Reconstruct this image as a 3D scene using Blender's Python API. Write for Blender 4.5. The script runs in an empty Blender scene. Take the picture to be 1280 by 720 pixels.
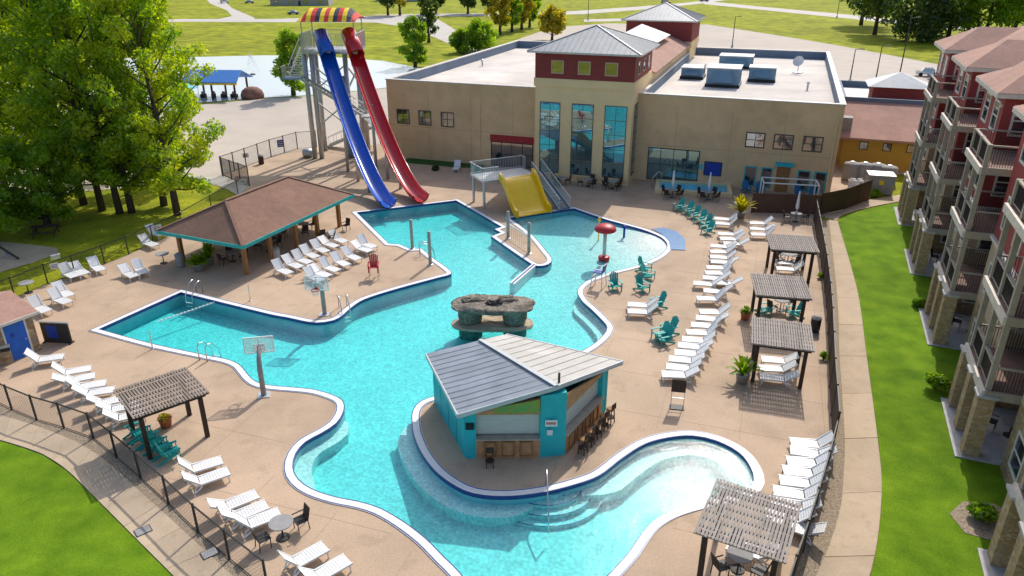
import bpy, bmesh, math, random
import numpy as np
from mathutils import Vector, Matrix
from mathutils.geometry import tessellate_polygon, delaunay_2d_cdt
R = math.radians
random.seed(7); rng = np.random.default_rng(7)
sc = bpy.context.scene
col = sc.collection

# ------------------------------------------------------------------ camera, sky, sun, exposure
CAM_H, PITCH, FPX = 20.0, R(24), 929.0
cam = bpy.data.cameras.new('camera'); camo = bpy.data.objects.new('camera', cam); col.objects.link(camo)
camo.location = (0, 0, CAM_H); camo.rotation_euler = (R(66), 0, 0)
cam.sensor_width = 36; cam.lens = FPX / 1280 * 36; cam.clip_start = .5; cam.clip_end = 6000
sc.camera = camo
SUN_AZ, SUN_EL = 67.3, 42.0
w = bpy.data.worlds.new('World'); sc.world = w; w.use_nodes = True
nt = w.node_tree; nt.nodes.clear()
sky = nt.nodes.new('ShaderNodeTexSky'); sky.sky_type = 'NISHITA'; sky.sun_disc = False
sky.sun_elevation = R(SUN_EL); sky.sun_rotation = R(90 - SUN_AZ); sky.air_density = 1.0; sky.dust_density = 2.5; sky.ozone_density = 1.0
bg = nt.nodes.new('ShaderNodeBackground'); bg.inputs[1].default_value = .15
wo = nt.nodes.new('ShaderNodeOutputWorld'); nt.links.new(sky.outputs[0], bg.inputs[0]); nt.links.new(bg.outputs[0], wo.inputs[0])
sl = bpy.data.lights.new('sun', 'SUN'); sl.energy = 3.0; sl.angle = R(.53); sl.color = (1, .955, .88)
so = bpy.data.objects.new('sun', sl); col.objects.link(so); so.location = (60, 120, 120)
sd = Vector((math.cos(R(SUN_EL)) * math.cos(R(SUN_AZ)), math.cos(R(SUN_EL)) * math.sin(R(SUN_AZ)), math.sin(R(SUN_EL))))
so.rotation_euler = (-sd).to_track_quat('-Z', 'Y').to_euler()
sc.view_settings.view_transform = 'Standard'; sc.view_settings.look = 'None'
sc.view_settings.gamma = 1; sc.view_settings.exposure = .32
sc.render.engine = 'CYCLES'; sc.cycles.transparent_max_bounces = 24; sc.cycles.max_bounces = 8

# ------------------------------------------------------------------ helpers
_c, _s = math.cos(PITCH), math.sin(PITCH)
def g(u, v, z=0.0):
    """survey: ground position (metres) of a spot seen at (u, v) in the 1280 x 720 photograph, at height z"""
    x = (u - 640) / FPX; y = -(v - 360) / FPX
    d = (x, _c + y * _s, -_s + y * _c); t = (z - CAM_H) / d[2]
    return (d[0] * t, d[1] * t)
def tag(o, label=None, cat=None, group=None, kind=None):
    if label: o['label'] = label
    if cat: o['category'] = cat
    if group: o['group'] = group
    if kind: o['kind'] = kind
    return o
def T(name, label, cat, loc=(0, 0, 0), rz=0.0, group=None):
    o = bpy.data.objects.new(name, None); col.objects.link(o); o.empty_display_size = .3
    o.location = (loc[0], loc[1], loc[2] if len(loc) > 2 else 0); o.rotation_euler = (0, 0, R(rz))
    return tag(o, label, cat, group)
def link(name, me, parent=None, loc=None, rot=None, scale=None):
    o = bpy.data.objects.new(name, me); col.objects.link(o); o.parent = parent
    if loc: o.location = loc
    if rot: o.rotation_euler = rot
    if scale: o.scale = scale
    return o
KIDS = {}
def copy_tree(o, parent=None):
    c = o.copy(); col.objects.link(c); c.parent = parent
    for ch in KIDS.setdefault(o.name, list(o.children)): copy_tree(ch, c)
    return c
def place(proto, spots, used):
    """spots: (x, y, rz, label, group[, z]); the first one moves the prototype itself"""
    out = []
    for s in spots:
        if used[0]: o = copy_tree(proto)
        else:
            KIDS.setdefault(proto.name, list(proto.children))
            for ch in proto.children: KIDS.setdefault(ch.name, list(ch.children))
            o = proto; used[0] = True
        o.location = (s[0], s[1], s[5] if len(s) > 5 else .003); o.rotation_euler = (0, 0, R(s[2]))
        o['label'] = s[3]
        if s[4]: o['group'] = s[4]
        out.append(o)
    return out

class MB:
    def __init__(self): self.v = []; self.f = []
    def add(self, vs, fs):
        n = len(self.v); self.v += [tuple(p) for p in vs]; self.f += [tuple(i + n for i in f) for f in fs]; return self
    def box(self, x0, x1, y0, y1, z0, z1):
        return self.add([(x0,y0,z0),(x1,y0,z0),(x1,y1,z0),(x0,y1,z0),(x0,y0,z1),(x1,y0,z1),(x1,y1,z1),(x0,y1,z1)],
                        [(0,3,2,1),(4,5,6,7),(0,1,5,4),(1,2,6,5),(2,3,7,6),(3,0,4,7)])
    def bar(self, a, b, w, h, up=(0, 0, 1)):
        a, b = Vector(a), Vector(b); d = (b - a).normalized(); u = Vector(up)
        if abs(d.dot(u)) > .98: u = Vector((0, 1, 0))
        s = d.cross(u).normalized() * w / 2; t = s.cross(d).normalized() * h / 2
        return self.add([a-s-t,a+s-t,a+s+t,a-s+t,b-s-t,b+s-t,b+s+t,b-s+t],
                        [(0,1,2,3),(7,6,5,4),(0,4,5,1),(1,5,6,2),(2,6,7,3),(3,7,4,0)])
    def tube(self, path, r, n=8, cap=True):
        path = [Vector(p) for p in path]; rs = r if isinstance(r, (list, tuple)) else [r] * len(path)
        m0 = len(self.v); prev = None
        for i, p in enumerate(path):
            d = (path[min(i+1, len(path)-1)] - path[max(i-1, 0)]).normalized()
            if prev is None:
                prev = d.cross(Vector((0, 0, 1)) if abs(d.z) < .9 else Vector((1, 0, 0))).normalized()
            s = (prev - d * prev.dot(d)).normalized(); prev = s; t = d.cross(s)
            for k in range(n):
                a = 2 * math.pi * k / n; q = p + (s * math.cos(a) + t * math.sin(a)) * rs[i]; self.v.append(tuple(q))
        for i in range(len(path) - 1):
            for k in range(n):
                a = m0 + i*n + k; b = m0 + i*n + (k+1) % n; self.f.append((a, b, b+n, a+n))
        if cap:
            self.f.append(tuple(m0 + k for k in range(n))[::-1]); e = m0 + (len(path)-1)*n
            self.f.append(tuple(e + k for k in range(n)))
        return self
    def lathe(self, prof, n=16, c=(0, 0)):
        m0 = len(self.v)
        for r, z in prof:
            for k in range(n):
                a = 2*math.pi*k/n; self.v.append((c[0] + r*math.cos(a), c[1] + r*math.sin(a), z))
        for i in range(len(prof)-1):
            for k in range(n):
                a = m0+i*n+k; b = m0+i*n+(k+1)%n; self.f.append((a, b, b+n, a+n))
        self.f.append(tuple(m0+k for k in range(n))[::-1]); e = m0+(len(prof)-1)*n; self.f.append(tuple(e+k for k in range(n)))
        return self
    def prism(self, poly, z0, z1):
        """closed prism over a simple polygon"""
        n = len(poly); tr = tessellate_polygon([[Vector((p[0], p[1], 0)) for p in poly]])
        ar = sum(poly[i][0]*poly[(i+1)%n][1]-poly[(i+1)%n][0]*poly[i][1] for i in range(n))
        vs = [(p[0], p[1], z0) for p in poly] + [(p[0], p[1], z1) for p in poly]
        fs = []
        for t in tr:
            a, b, c2 = [poly[i] for i in t]
            up = (b[0]-a[0])*(c2[1]-a[1])-(b[1]-a[1])*(c2[0]-a[0]) > 0
            t = tuple(t) if up else tuple(t)[::-1]
            fs.append(tuple(i+n for i in t)); fs.append(t[::-1])
        for i in range(n):
            j = (i+1) % n
            fs.append((i, j, j+n, i+n) if ar > 0 else (j, i, i+n, j+n))
        return self.add(vs, fs)
    def slab(self, pts, th):
        """thick plate on a planar (3-D) polygon, thickness downwards"""
        n = len(pts); vs = list(pts) + [(p[0], p[1], p[2]-th) for p in pts]
        fs = [tuple(range(n)), tuple(range(2*n-1, n-1, -1))] + [(i, i+n, (i+1)%n+n, (i+1)%n) for i in range(n)]
        return self.add(vs, fs)
    def mesh(self, name, mat, smooth=False, fixn=True):
        me = bpy.data.meshes.new(name); me.from_pydata(self.v, [], self.f)
        if fixn:
            bm = bmesh.new(); bm.from_mesh(me); bmesh.ops.recalc_face_normals(bm, faces=bm.faces); bm.to_mesh(me); bm.free()
        me.materials.append(mat)
        if smooth: me.polygons.foreach_set('use_smooth', [True]*len(me.polygons))
        me.update(); return me
    def build(self, name, mat, parent=None, smooth=False, **k):
        return link(name, self.mesh(name, mat, smooth), parent, **k)

# ---- materials
def new_mat(name):
    m = bpy.data.materials.new(name); m.use_nodes = True; return m, m.node_tree.nodes, m.node_tree.links, m.node_tree.nodes['Principled BSDF']
def mat(name, c, rough=.7, var=.12, scale=3., fine=.08, fscale=40., bump=0., bscale=30., metal=0., c2=None, spec=.35, rnd=.0, stretch=None, big=None, coat=0., stain=None):
    """procedural surface: base colour broken by two noise layers, optional second colour, random tint per object and fine relief"""
    m, N, Lk, b = new_mat(name)
    b.inputs['Roughness'].default_value = rough; b.inputs['Metallic'].default_value = metal
    b.inputs['Specular IOR Level'].default_value = spec; b.inputs['Coat Weight'].default_value = coat
    tc = N.new('ShaderNodeTexCoord'); vec = tc.outputs['Object']
    if stretch:
        mp = N.new('ShaderNodeMapping'); mp.inputs['Scale'].default_value = stretch; Lk.new(vec, mp.inputs[0]); vec = mp.outputs[0]
    def noise(s, d=4):
        n = N.new('ShaderNodeTexNoise'); n.inputs['Scale'].default_value = s; n.inputs['Detail'].default_value = d; Lk.new(vec, n.inputs['Vector']); return n
    n1 = noise(scale); mx = N.new('ShaderNodeMix'); mx.data_type = 'RGBA'
    ra = N.new('ShaderNodeMapRange'); ra.inputs[1].default_value = .3; ra.inputs[2].default_value = .7; Lk.new(n1.outputs[0], ra.inputs[0])
    Lk.new(ra.outputs[0], mx.inputs[0])
    ca = [max(0, x*(1-var)) for x in c]; cb = c2 or [min(1, x*(1+var)) for x in c]
    mx.inputs[6].default_value = (*ca, 1); mx.inputs[7].default_value = (*cb, 1)
    cur = mx.outputs[2]
    def mul(cur, fac):
        k = N.new('ShaderNodeMix'); k.data_type = 'RGBA'; k.blend_type = 'MULTIPLY'; k.inputs[0].default_value = 1
        Lk.new(cur, k.inputs[6]); Lk.new(fac, k.inputs[7]); return k.outputs[2]
    def rangev(src, lo, hi, a=.3, z=.7):
        r = N.new('ShaderNodeMapRange'); r.inputs[1].default_value = a; r.inputs[2].default_value = z
        r.inputs[3].default_value = lo; r.inputs[4].default_value = hi; Lk.new(src, r.inputs[0]); return r.outputs[0]
    if fine: cur = mul(cur, rangev(noise(fscale, 2).outputs[0], 1-fine, 1+fine))
    if big: cur = mul(cur, rangev(noise(big[0], 5).outputs[0], 1-big[1], 1+big[1]))
    if stain: cur = mul(cur, rangev(noise(stain[0], 6).outputs[0], 1, 1-stain[1], .52, .66)); cur = mul(cur, rangev(noise(stain[0]*3.7, 5).outputs[0], 1, 1-stain[1]*.7, .58, .66))
    if rnd:
        oi = N.new('ShaderNodeObjectInfo'); cur = mul(cur, rangev(oi.outputs['Random'], 1-rnd, 1+rnd, 0, 1))
    Lk.new(cur, b.inputs['Base Color'])
    if bump:
        bp = N.new('ShaderNodeBump'); bp.inputs['Strength'].default_value = bump; bp.inputs['Distance'].default_value = .03
        Lk.new(noise(bscale, 3).outputs[0], bp.inputs['Height']); Lk.new(bp.outputs[0], b.inputs['Normal'])
    return m
def glass_mat(name, c, rough=.04, metal=.0, spec=1.):
    m, N, Lk, b = new_mat(name); b.inputs['Base Color'].default_value = (*c, 1); b.inputs['Roughness'].default_value = rough
    b.inputs['Specular IOR Level'].default_value = spec; b.inputs['IOR'].default_value = 2.2; b.inputs['Metallic'].default_value = metal
    tc = N.new('ShaderNodeTexCoord'); n = N.new('ShaderNodeTexNoise'); n.inputs['Scale'].default_value = .7; Lk.new(tc.outputs['Object'], n.inputs['Vector'])
    bp = N.new('ShaderNodeBump'); bp.inputs['Strength'].default_value = .06; bp.inputs['Distance'].default_value = .05
    Lk.new(n.outputs[0], bp.inputs['Height']); Lk.new(bp.outputs[0], b.inputs['Normal']); return m
def stone_mat(name, cols, sx=3., sz=5., mortar=(.28,.24,.2)):
    m, N, Lk, b = new_mat(name); b.inputs['Roughness'].default_value = .9
    tc = N.new('ShaderNodeTexCoord'); mp = N.new('ShaderNodeMapping'); mp.inputs['Scale'].default_value = (sx, sx, sz); Lk.new(tc.outputs['Object'], mp.inputs[0])
    v = N.new('ShaderNodeTexVoronoi'); v.inputs['Scale'].default_value = 1; Lk.new(mp.outputs[0], v.inputs['Vector'])
    r = N.new('ShaderNodeValToRGB'); e = r.color_ramp.elements
    e[0].position = 0; e[0].color = (*cols[0], 1); e[1].position = 1; e[1].color = (*cols[-1], 1)
    for i, k in enumerate(cols[1:-1]): q = e.new((i+1)/(len(cols)-1)); q.color = (*k, 1)
    sp = N.new('ShaderNodeSeparateColor'); Lk.new(v.outputs['Color'], sp.inputs[0]); Lk.new(sp.outputs[0], r.inputs[0])
    d = N.new('ShaderNodeTexVoronoi'); d.feature = 'DISTANCE_TO_EDGE'; d.inputs['Scale'].default_value = 1; Lk.new(mp.outputs[0], d.inputs['Vector'])
    mr = N.new('ShaderNodeMapRange'); mr.inputs[1].default_value = .02; mr.inputs[2].default_value = .08; Lk.new(d.outputs['Distance'], mr.inputs[0])
    mx = N.new('ShaderNodeMix'); mx.data_type = 'RGBA'; mx.inputs[6].default_value = (*mortar, 1); Lk.new(mr.outputs[0], mx.inputs[0]); Lk.new(r.outputs[0], mx.inputs[7])
    Lk.new(mx.outputs[2], b.inputs['Base Color'])
    bp = N.new('ShaderNodeBump'); bp.inputs['Strength'].default_value = .8; bp.inputs['Distance'].default_value = .03; Lk.new(mr.outputs[0], bp.inputs['Height']); Lk.new(bp.outputs[0], b.inputs['Normal'])
    return m
def leaf_mat(name, ca, cb, scale=.45):
    m, N, Lk, b = new_mat(name); N.remove(b)
    out = N['Material Output']; tc = N.new('ShaderNodeTexCoord'); n = N.new('ShaderNodeTexNoise'); n.inputs['Scale'].default_value = scale; n.inputs['Detail'].default_value = 6
    Lk.new(tc.outputs['Object'], n.inputs['Vector']); r = N.new('ShaderNodeMapRange'); r.inputs[1].default_value = .35; r.inputs[2].default_value = .65; Lk.new(n.outputs[0], r.inputs[0])
    mx = N.new('ShaderNodeMix'); mx.data_type = 'RGBA'; mx.inputs[6].default_value = (*ca, 1); mx.inputs[7].default_value = (*cb, 1); Lk.new(r.outputs[0], mx.inputs[0])
    d = N.new('ShaderNodeBsdfDiffuse'); t = N.new('ShaderNodeBsdfTranslucent'); gl = N.new('ShaderNodeBsdfGlossy'); gl.inputs['Roughness'].default_value = .45
    br = N.new('ShaderNodeMix'); br.data_type = 'RGBA'; br.blend_type = 'MULTIPLY'; br.inputs[0].default_value = 1; br.inputs[7].default_value = (1.7, 1.6, .6, 1); Lk.new(mx.outputs[2], br.inputs[6])
    Lk.new(mx.outputs[2], d.inputs[0]); Lk.new(br.outputs[2], t.inputs[0])
    s1 = N.new('ShaderNodeMixShader'); s1.inputs[0].default_value = .58; Lk.new(d.outputs[0], s1.inputs[1]); Lk.new(t.outputs[0], s1.inputs[2])
    s2 = N.new('ShaderNodeMixShader'); s2.inputs[0].default_value = .04; Lk.new(s1.outputs[0], s2.inputs[1]); Lk.new(gl.outputs[0], s2.inputs[2])
    Lk.new(s2.outputs[0], out.inputs[0]); return m
def water_mat(name, absorb, density, bump, bscale, tint=(1,1,1), stretch=(1,1,1)):
    m, N, Lk, b = new_mat(name); N.remove(b); out = N['Material Output']
    tr = N.new('ShaderNodeBsdfTransparent'); tr.inputs[0].default_value = (*tint, 1)
    gl = N.new('ShaderNodeBsdfGlossy'); gl.inputs['Roughness'].default_value = .045
    fr = N.new('ShaderNodeFresnel'); fr.inputs[0].default_value = 1.33
    tc = N.new('ShaderNodeTexCoord'); mp = N.new('ShaderNodeMapping'); mp.inputs['Scale'].default_value = stretch; Lk.new(tc.outputs['Object'], mp.inputs[0])
    n1 = N.new('ShaderNodeTexNoise'); n1.inputs['Scale'].default_value = bscale; n1.inputs['Detail'].default_value = 4; Lk.new(mp.outputs[0], n1.inputs['Vector'])
    n2 = N.new('ShaderNodeTexNoise'); n2.inputs['Scale'].default_value = bscale*.18; n2.inputs['Detail'].default_value = 2; Lk.new(mp.outputs[0], n2.inputs['Vector'])
    ad = N.new('ShaderNodeMath'); ad.operation = 'MULTIPLY_ADD'; ad.inputs[1].default_value = 1.1; Lk.new(n2.outputs[0], ad.inputs[0]); Lk.new(n1.outputs[0], ad.inputs[2])
    bp = N.new('ShaderNodeBump'); bp.inputs['Strength'].default_value = bump; bp.inputs['Distance'].default_value = .08
    Lk.new(ad.outputs[0], bp.inputs['Height']); Lk.new(bp.outputs[0], gl.inputs['Normal']); Lk.new(bp.outputs[0], fr.inputs['Normal'])
    ge = N.new('ShaderNodeNewGeometry'); fo = N.new('ShaderNodeMath'); fo.operation = 'SUBTRACT'; fo.inputs[0].default_value = 1; Lk.new(ge.outputs['Backfacing'], fo.inputs[1])   # surface mirrors only from the air side
    fm_ = N.new('ShaderNodeMath'); fm_.operation = 'MULTIPLY'; Lk.new(fr.outputs[0], fm_.inputs[0]); Lk.new(fo.outputs[0], fm_.inputs[1])
    mx = N.new('ShaderNodeMixShader'); Lk.new(fm_.outputs[0], mx.inputs[0]); Lk.new(tr.outputs[0], mx.inputs[1]); Lk.new(gl.outputs[0], mx.inputs[2]); Lk.new(mx.outputs[0], out.inputs[0])
    if density:
        va = N.new('ShaderNodeVolumeAbsorption'); va.inputs[0].default_value = (*absorb, 1); va.inputs[1].default_value = density; Lk.new(va.outputs[0], out.inputs[1])
    return m

M = dict(
    deck=mat('deck_concrete', (.485,.35,.24), .85, .07, .5, .09, 12, .2, 60, big=(.15,.12), stain=(.22,.16)),
    walk=mat('walk_concrete', (.50,.385,.265), .88, .07, 1.2, .08, 25, .15, 60, rnd=.06, stain=(.6,.14)),
    poolwall=mat('pool_wall_plaster', (.27,.5,.53), .7, .08, 2),
    joint=mat('joint', (.33,.23,.15), .9),
    grass=mat('grass', (.20,.26,.014), .95, .3, .3, .25, 6, .6, 30, c2=(.36,.36,.018), big=(.05,.2), spec=.1),
    lawn=mat('lawn', (.115,.235,.009), .95, .2, .7, .2, 18, .9, 60, c2=(.185,.305,.013), big=(.12,.16), stain=(.5,-.12), spec=.1),
    lot=mat('lot', (.47,.405,.34), .9, .06, .25, .05, 6, big=(.03,.1)),
    road=mat('road', (.5,.46,.41), .9, .05, .2, .04, 5),
    gravel=mat('gravel', (.3,.22,.14), .95, .25, 9, .5, 30, .9, 35, c2=(.42,.34,.25)),
    sand=mat('sand', (.42,.34,.24), .95, .1, 1),
    plaster=mat('pool_plaster', (.62,.70,.665), .7, .09, 2.2, .2, 7, big=(.3,.06)),  # plaster whose colour mottling also paints in the caustic ripples of light
    coping=mat('coping', (.78,.76,.73), .6, .05, 3, .05, 30),
    tile=mat('navy_tile', (.025,.06,.22), .3, .2, 8),
    sidetile=mat('blue_tile', (.10,.24,.46), .3, .15, 8),
    white=mat('white_plastic', (.74,.74,.73), .45, .03, 5, .03, 40, rnd=.04),
    whitepaint=mat('white_paint', (.75,.75,.73), .5, .04),
    teal=mat('teal_plastic', (.012,.36,.33), .5, .1, 4, rnd=.12),
    tealwall=mat('teal_wall', (.02,.43,.47), .6, .08, 1.5, big=(.5,.1)),
    tealtrim=mat('teal_trim', (.03,.38,.36), .6),
    red=mat('red_plastic', (.5,.03,.035), .45),
    darkw=mat('dark_wood', (.055,.036,.026), .8, .25, 3, .2, 30, stretch=(6,6,1)),
    greyw=mat('weathered_wood', (.31,.275,.245), .9, .15, 3, .12, 25, rnd=.12, stretch=(8,1,8)),
    brownw=mat('weathered_brown_wood', (.24,.195,.16), .9, .2, 3, .15, 25, rnd=.16, stretch=(8,1,8)),
    honeyw=mat('honey_wood', (.33,.16,.055), .7, .25, 2, .15, 20, stretch=(5,5,1)),
    barwood=mat('bar_wood', (.48,.25,.12), .7, .2, 3, .15, 25),
    metal=mat('galvanised', (.5,.52,.54), .4, .1, 4, metal=.6),
    steel=mat('steel_rail', (.62,.62,.62), .25, .05, 4, metal=.9),
    dark=mat('dark_metal', (.03,.028,.028), .55),
    fence=mat('fence_screen', (.07,.048,.036), .85, .15, 2, .1, 60),
    bronze=mat('bronze_fence', (.10,.085,.075), .7),
    stucco=mat('tan_stucco', (.70,.485,.275), .92, .06, .8, .06, 30, .12, 60, big=(.15,.1), stain=(.35,.1)),
    stucco2=mat('pale_stucco', (.80,.60,.33), .92, .04, .8, .04, 30, .1, 60),
    sidingred=mat('red_siding', (.25,.045,.04), .7, .08, 1, .06, 20, stretch=(1,1,6)),
    roofmetal=mat('grey_metal_roof', (.34,.35,.36), .5, .1, 1, .05, 20, metal=.1),
    roofdark=mat('slate_metal_roof', (.27,.30,.34), .5, .12, 1.2, .05, 20, big=(.5,.12)),
    rooftan=mat('warm_grey_metal_roof', (.44,.42,.385), .55, .1, 1.2, .05, 20, big=(.5,.1)),
    roofpale=mat('pale_metal_roof', (.5,.52,.53), .5, .08, 1.2, .05, 20, big=(.4,.08)),
    shingle=mat('brown_shingle', (.24,.135,.095), .95, .1, 1.5, .25, 14, .4, 30, big=(.3,.12)),
    shingle2=mat('pinkbrown_shingle', (.40,.235,.18), .95, .08, 1.5, .2, 14, .4, 30, big=(.3,.1)),
    membrane=mat('roof_membrane', (.62,.56,.5), .9, .08, .5, .06, 8, big=(.12,.15)),
    parapet=mat('parapet_blue_grey', (.15,.2,.27), .8, .1, .5),
    cap=mat('parapet_cap', (.55,.52,.48), .6),
    hvac=mat('hvac_blue_grey', (.16,.27,.36), .6, .1, 1),
    mustard=mat('mustard_wall', (.50,.32,.06), .9, .06, 1),
    glass=glass_mat('window_glass', (.015,.03,.04)),
    mirror=glass_mat('teal_mirror_glass', (.15,.32,.36), .02, .75),
    brick=stone_mat('tan_stone', [(.42,.26,.12),(.5,.33,.17),(.3,.18,.08),(.46,.36,.22)], 2.5, 5),
    pillarstone=stone_mat('pillar_stone', [(.56,.37,.19),(.42,.25,.11),(.62,.44,.26),(.50,.33,.18)], 5, 8, (.42,.34,.26)),
    bluedoor=mat('blue_door', (.012,.12,.52), .5),
    blueslide=mat('blue_fibreglass', (.006,.10,.52), .22, .08, 1, coat=.4),
    redslide=mat('red_fibreglass', (.52,.012,.02), .22, .08, 1, coat=.4),
    yellow=mat('yellow_fibreglass', (.92,.54,.004), .3, .06, 1, coat=.4),
    canred=mat('canvas_red', (.62,.04,.03), .8), canyel=mat('canvas_yellow', (.85,.6,.03), .8), canblk=mat('canvas_black', (.03,.03,.06), .8),
    rock=mat('grey_rock', (.17,.145,.115), .95, .4, 2.2, .4, 9, 1., 5, c2=(.33,.285,.225), stain=(1.1,.45)),
    rockpad=mat('rock_pad', (.45,.36,.26), .9, .1, 2),
    pot=mat('terracotta', (.36,.13,.06), .8), potgrey=mat('grey_pot', (.3,.29,.28), .8),
    bark=mat('bark', (.075,.055,.04), .95, .3, 3, .3, 20, .8, 12, stretch=(3,3,1)),
    brownroof=mat('tan_roof', (.42,.3,.22), .95, .1, 2),
    blueroof=mat('blue_roof', (.05,.2,.55), .5), tarp=mat('teal_tarp', (.01,.35,.42), .6),
    boulder=mat('red_boulder', (.25,.13,.1), .95, .3, 1.5, bump=.8),
    bluewall=mat('sign_blue', (.01,.045,.32), .4), black=mat('black_plastic', (.015,.015,.017), .4),
    hotelwood=mat('hotel_grey_wood', (.40,.345,.275), .85, .12, 2, .1, 20),
    hoteldeck=mat('hotel_deck_boards', (.23,.14,.11), .85, .15, 2),
    hotelred=mat('hotel_red', (.32,.055,.05), .75, .08, 1),
    hoteltan=mat('hotel_tan', (.50,.37,.25), .85, .1, 1),
    fascia=mat('pale_fascia', (.68,.6,.5), .7),
    patio=mat('patio_concrete', (.47,.45,.43), .9),
    creamwin=mat('window_trim', (.66,.62,.55), .6),
    dkbrown=mat('enclosure_brown', (.115,.062,.042), .8, .1, 1),
    rubber=mat('tyre', (.02,.02,.02), .9), carred=mat('car_paint_red', (.3,.02,.02), .25, coat=1.), carwhite=mat('car_paint_white', (.75,.75,.75), .25, coat=1.), carblue=mat('car_paint_blue', (.03,.08,.25), .25, coat=1.),
    greyhouse=mat('house_grey', (.35,.33,.33), .9),
    leafA=leaf_mat('leaf_a', (.15,.30,.006), (.44,.50,.012)),
    leafB=leaf_mat('leaf_b', (.085,.21,.006), (.30,.43,.010)),
    leafY=leaf_mat('leaf_yellow', (.26,.27,.012), (.46,.38,.016)),
    leafD=leaf_mat('leaf_dark', (.02,.06,.014), (.08,.13,.018)),
    leafF=leaf_mat('leaf_fresh', (.12,.26,.008), (.30,.42,.012)),
    water=water_mat('pool_water', (.0,.91,.925), .72, .3, 7.0),
    pond=water_mat('pond_water', (.35,.45,.45), 0, .12, 1.2),
)
# ------------------------------------------------------------------ ground and setting
def sheet(name, px, z, m, kind='structure', holes=(), world=False):
    poly = [p if world else g(*p) for p in px]
    loops = [[Vector((p[0], p[1], z)) for p in poly]] + [[Vector((p[0], p[1], z)) for p in h] for h in holes]
    tr = tessellate_polygon(loops); vs = [v for l in loops for v in l]
    fs = []
    for t in tr:
        a, b, c2 = [vs[i] for i in t]
        fs.append(tuple(t) if (b-a).cross(c2-a).z > 0 else tuple(t)[::-1])
    me = bpy.data.meshes.new(name); me.from_pydata([tuple(v) for v in vs], [], fs); me.materials.append(m); me.update()
    o = link(name, me); o['kind'] = kind; return o
def smooth_path(pts, closed=False, step=.3):
    """Catmull-Rom through (u, v[, 1 = sharp corner]) surveyed points -> metre points"""
    P = [Vector(g(p[0], p[1])) for p in pts]; sh = [len(p) > 2 for p in pts]; n = len(P); out = []
    for i in range(n if closed else n-1):
        j = (i+1) % n
        p1, p2 = P[i], P[j]
        p0 = P[(i-1) % n] if (closed or i > 0) and not sh[i] else p1*2-p2
        p3 = P[(j+1) % n] if (closed or j < n-1) and not sh[j] else p2*2-p1
        k = max(1, int((p2-p1).length/step))
        l = (p2-p1).length
        m1 = (p2-p0); m2 = (p3-p1)
        m1 = m1.normalized()*l if m1.length > 0 else m1; m2 = m2.normalized()*l if m2.length > 0 else m2
        for q in range(k):
            t = q/k; t2 = t*t; t3 = t2*t
            out.append((2*t3-3*t2+1)*p1 + (t3-2*t2+t)*m1 + (-2*t3+3*t2)*p2 + (t3-t2)*m2)
    if not closed: out.append(P[-1])
    return out
def area(p): return sum(p[i].x*p[(i+1) % len(p)].y - p[(i+1) % len(p)].x*p[i].y for i in range(len(p)))/2
def offset(p, d, closed=True):
    """shift a polyline to its right-hand side by d"""
    n = len(p); out = []
    for i in range(n):
        a = p[(i-1) % n] if closed or i > 0 else p[i]; b = p[(i+1) % n] if closed or i < n-1 else p[i]
        e1 = (p[i]-a); e2 = (b-p[i])
        if e1.length < 1e-6: e1 = e2
        if e2.length < 1e-6: e2 = e1
        e1 = e1.normalized(); e2 = e2.normalized()
        n1 = Vector((e1.y, -e1.x)); n2 = Vector((e2.y, -e2.x)); m = (n1+n2)
        m = m.normalized() if m.length > 1e-6 else n1
        out.append(p[i] + m*d/max(.55, m.dot(n1)))
    return out

POOL_PX = [(124,412,1),(226,366,1),(340,394),(357,397),(395,404),(417,401),(428,395),(438,386),(455,375),(495,362),(550,347),(564,343),(562,338),(540,322),(527,311,1),(514,312,1),(500,306,1),(486,305,1),(446,266,1),
 (570,251,1),(627,284,1),(618,287,1),(626,291,1),(614,296,1),(662,329),(672,333),(685,331),(690,325),(684,316),(665,294),(637,273,1),(662,269),(697,264),(717,261,1),(755,274),(780,281),(805,288),(826,297),(834,306),(829,316),(815,325),(790,334),(762,341),(742,348),(730,354),
 (722,364),(727,376),(740,388),(752,400),(759,410),(752,422),(732,437),(700,450),(650,466),(590,484),(550,494),(526,502),(516,514),(515,528),(518,547),(530,572),(550,595),(580,614),(605,620),(640,621),(680,616),(720,606),
 (749,595),(778,573),(807,555),(837,547),(866,545),(895,551),(924,566),(939,585),(943,602),(934,613),(910,621),(875,628),(837,640),(813,655),(799,672),(787,690),(772,707),(745,735),(715,760),(680,790),(630,790),(598,750),
 (575,717),(555,697),(531,673),(503,652),(475,636),(450,628),(420,622),(390,612),(373,600),(366,585),(370,567),(382,553),(402,542),(420,530),(430,513),(428,501),(415,494),(395,488),(370,485),(345,483),(326,480),(315,474),(307,465),(299,456),(285,450),(255,444),(190,430)]
POOL = smooth_path(POOL_PX, True, .35)
if area(POOL) < 0: POOL.reverse()
WL = -.10                                   # water level below the deck
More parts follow.
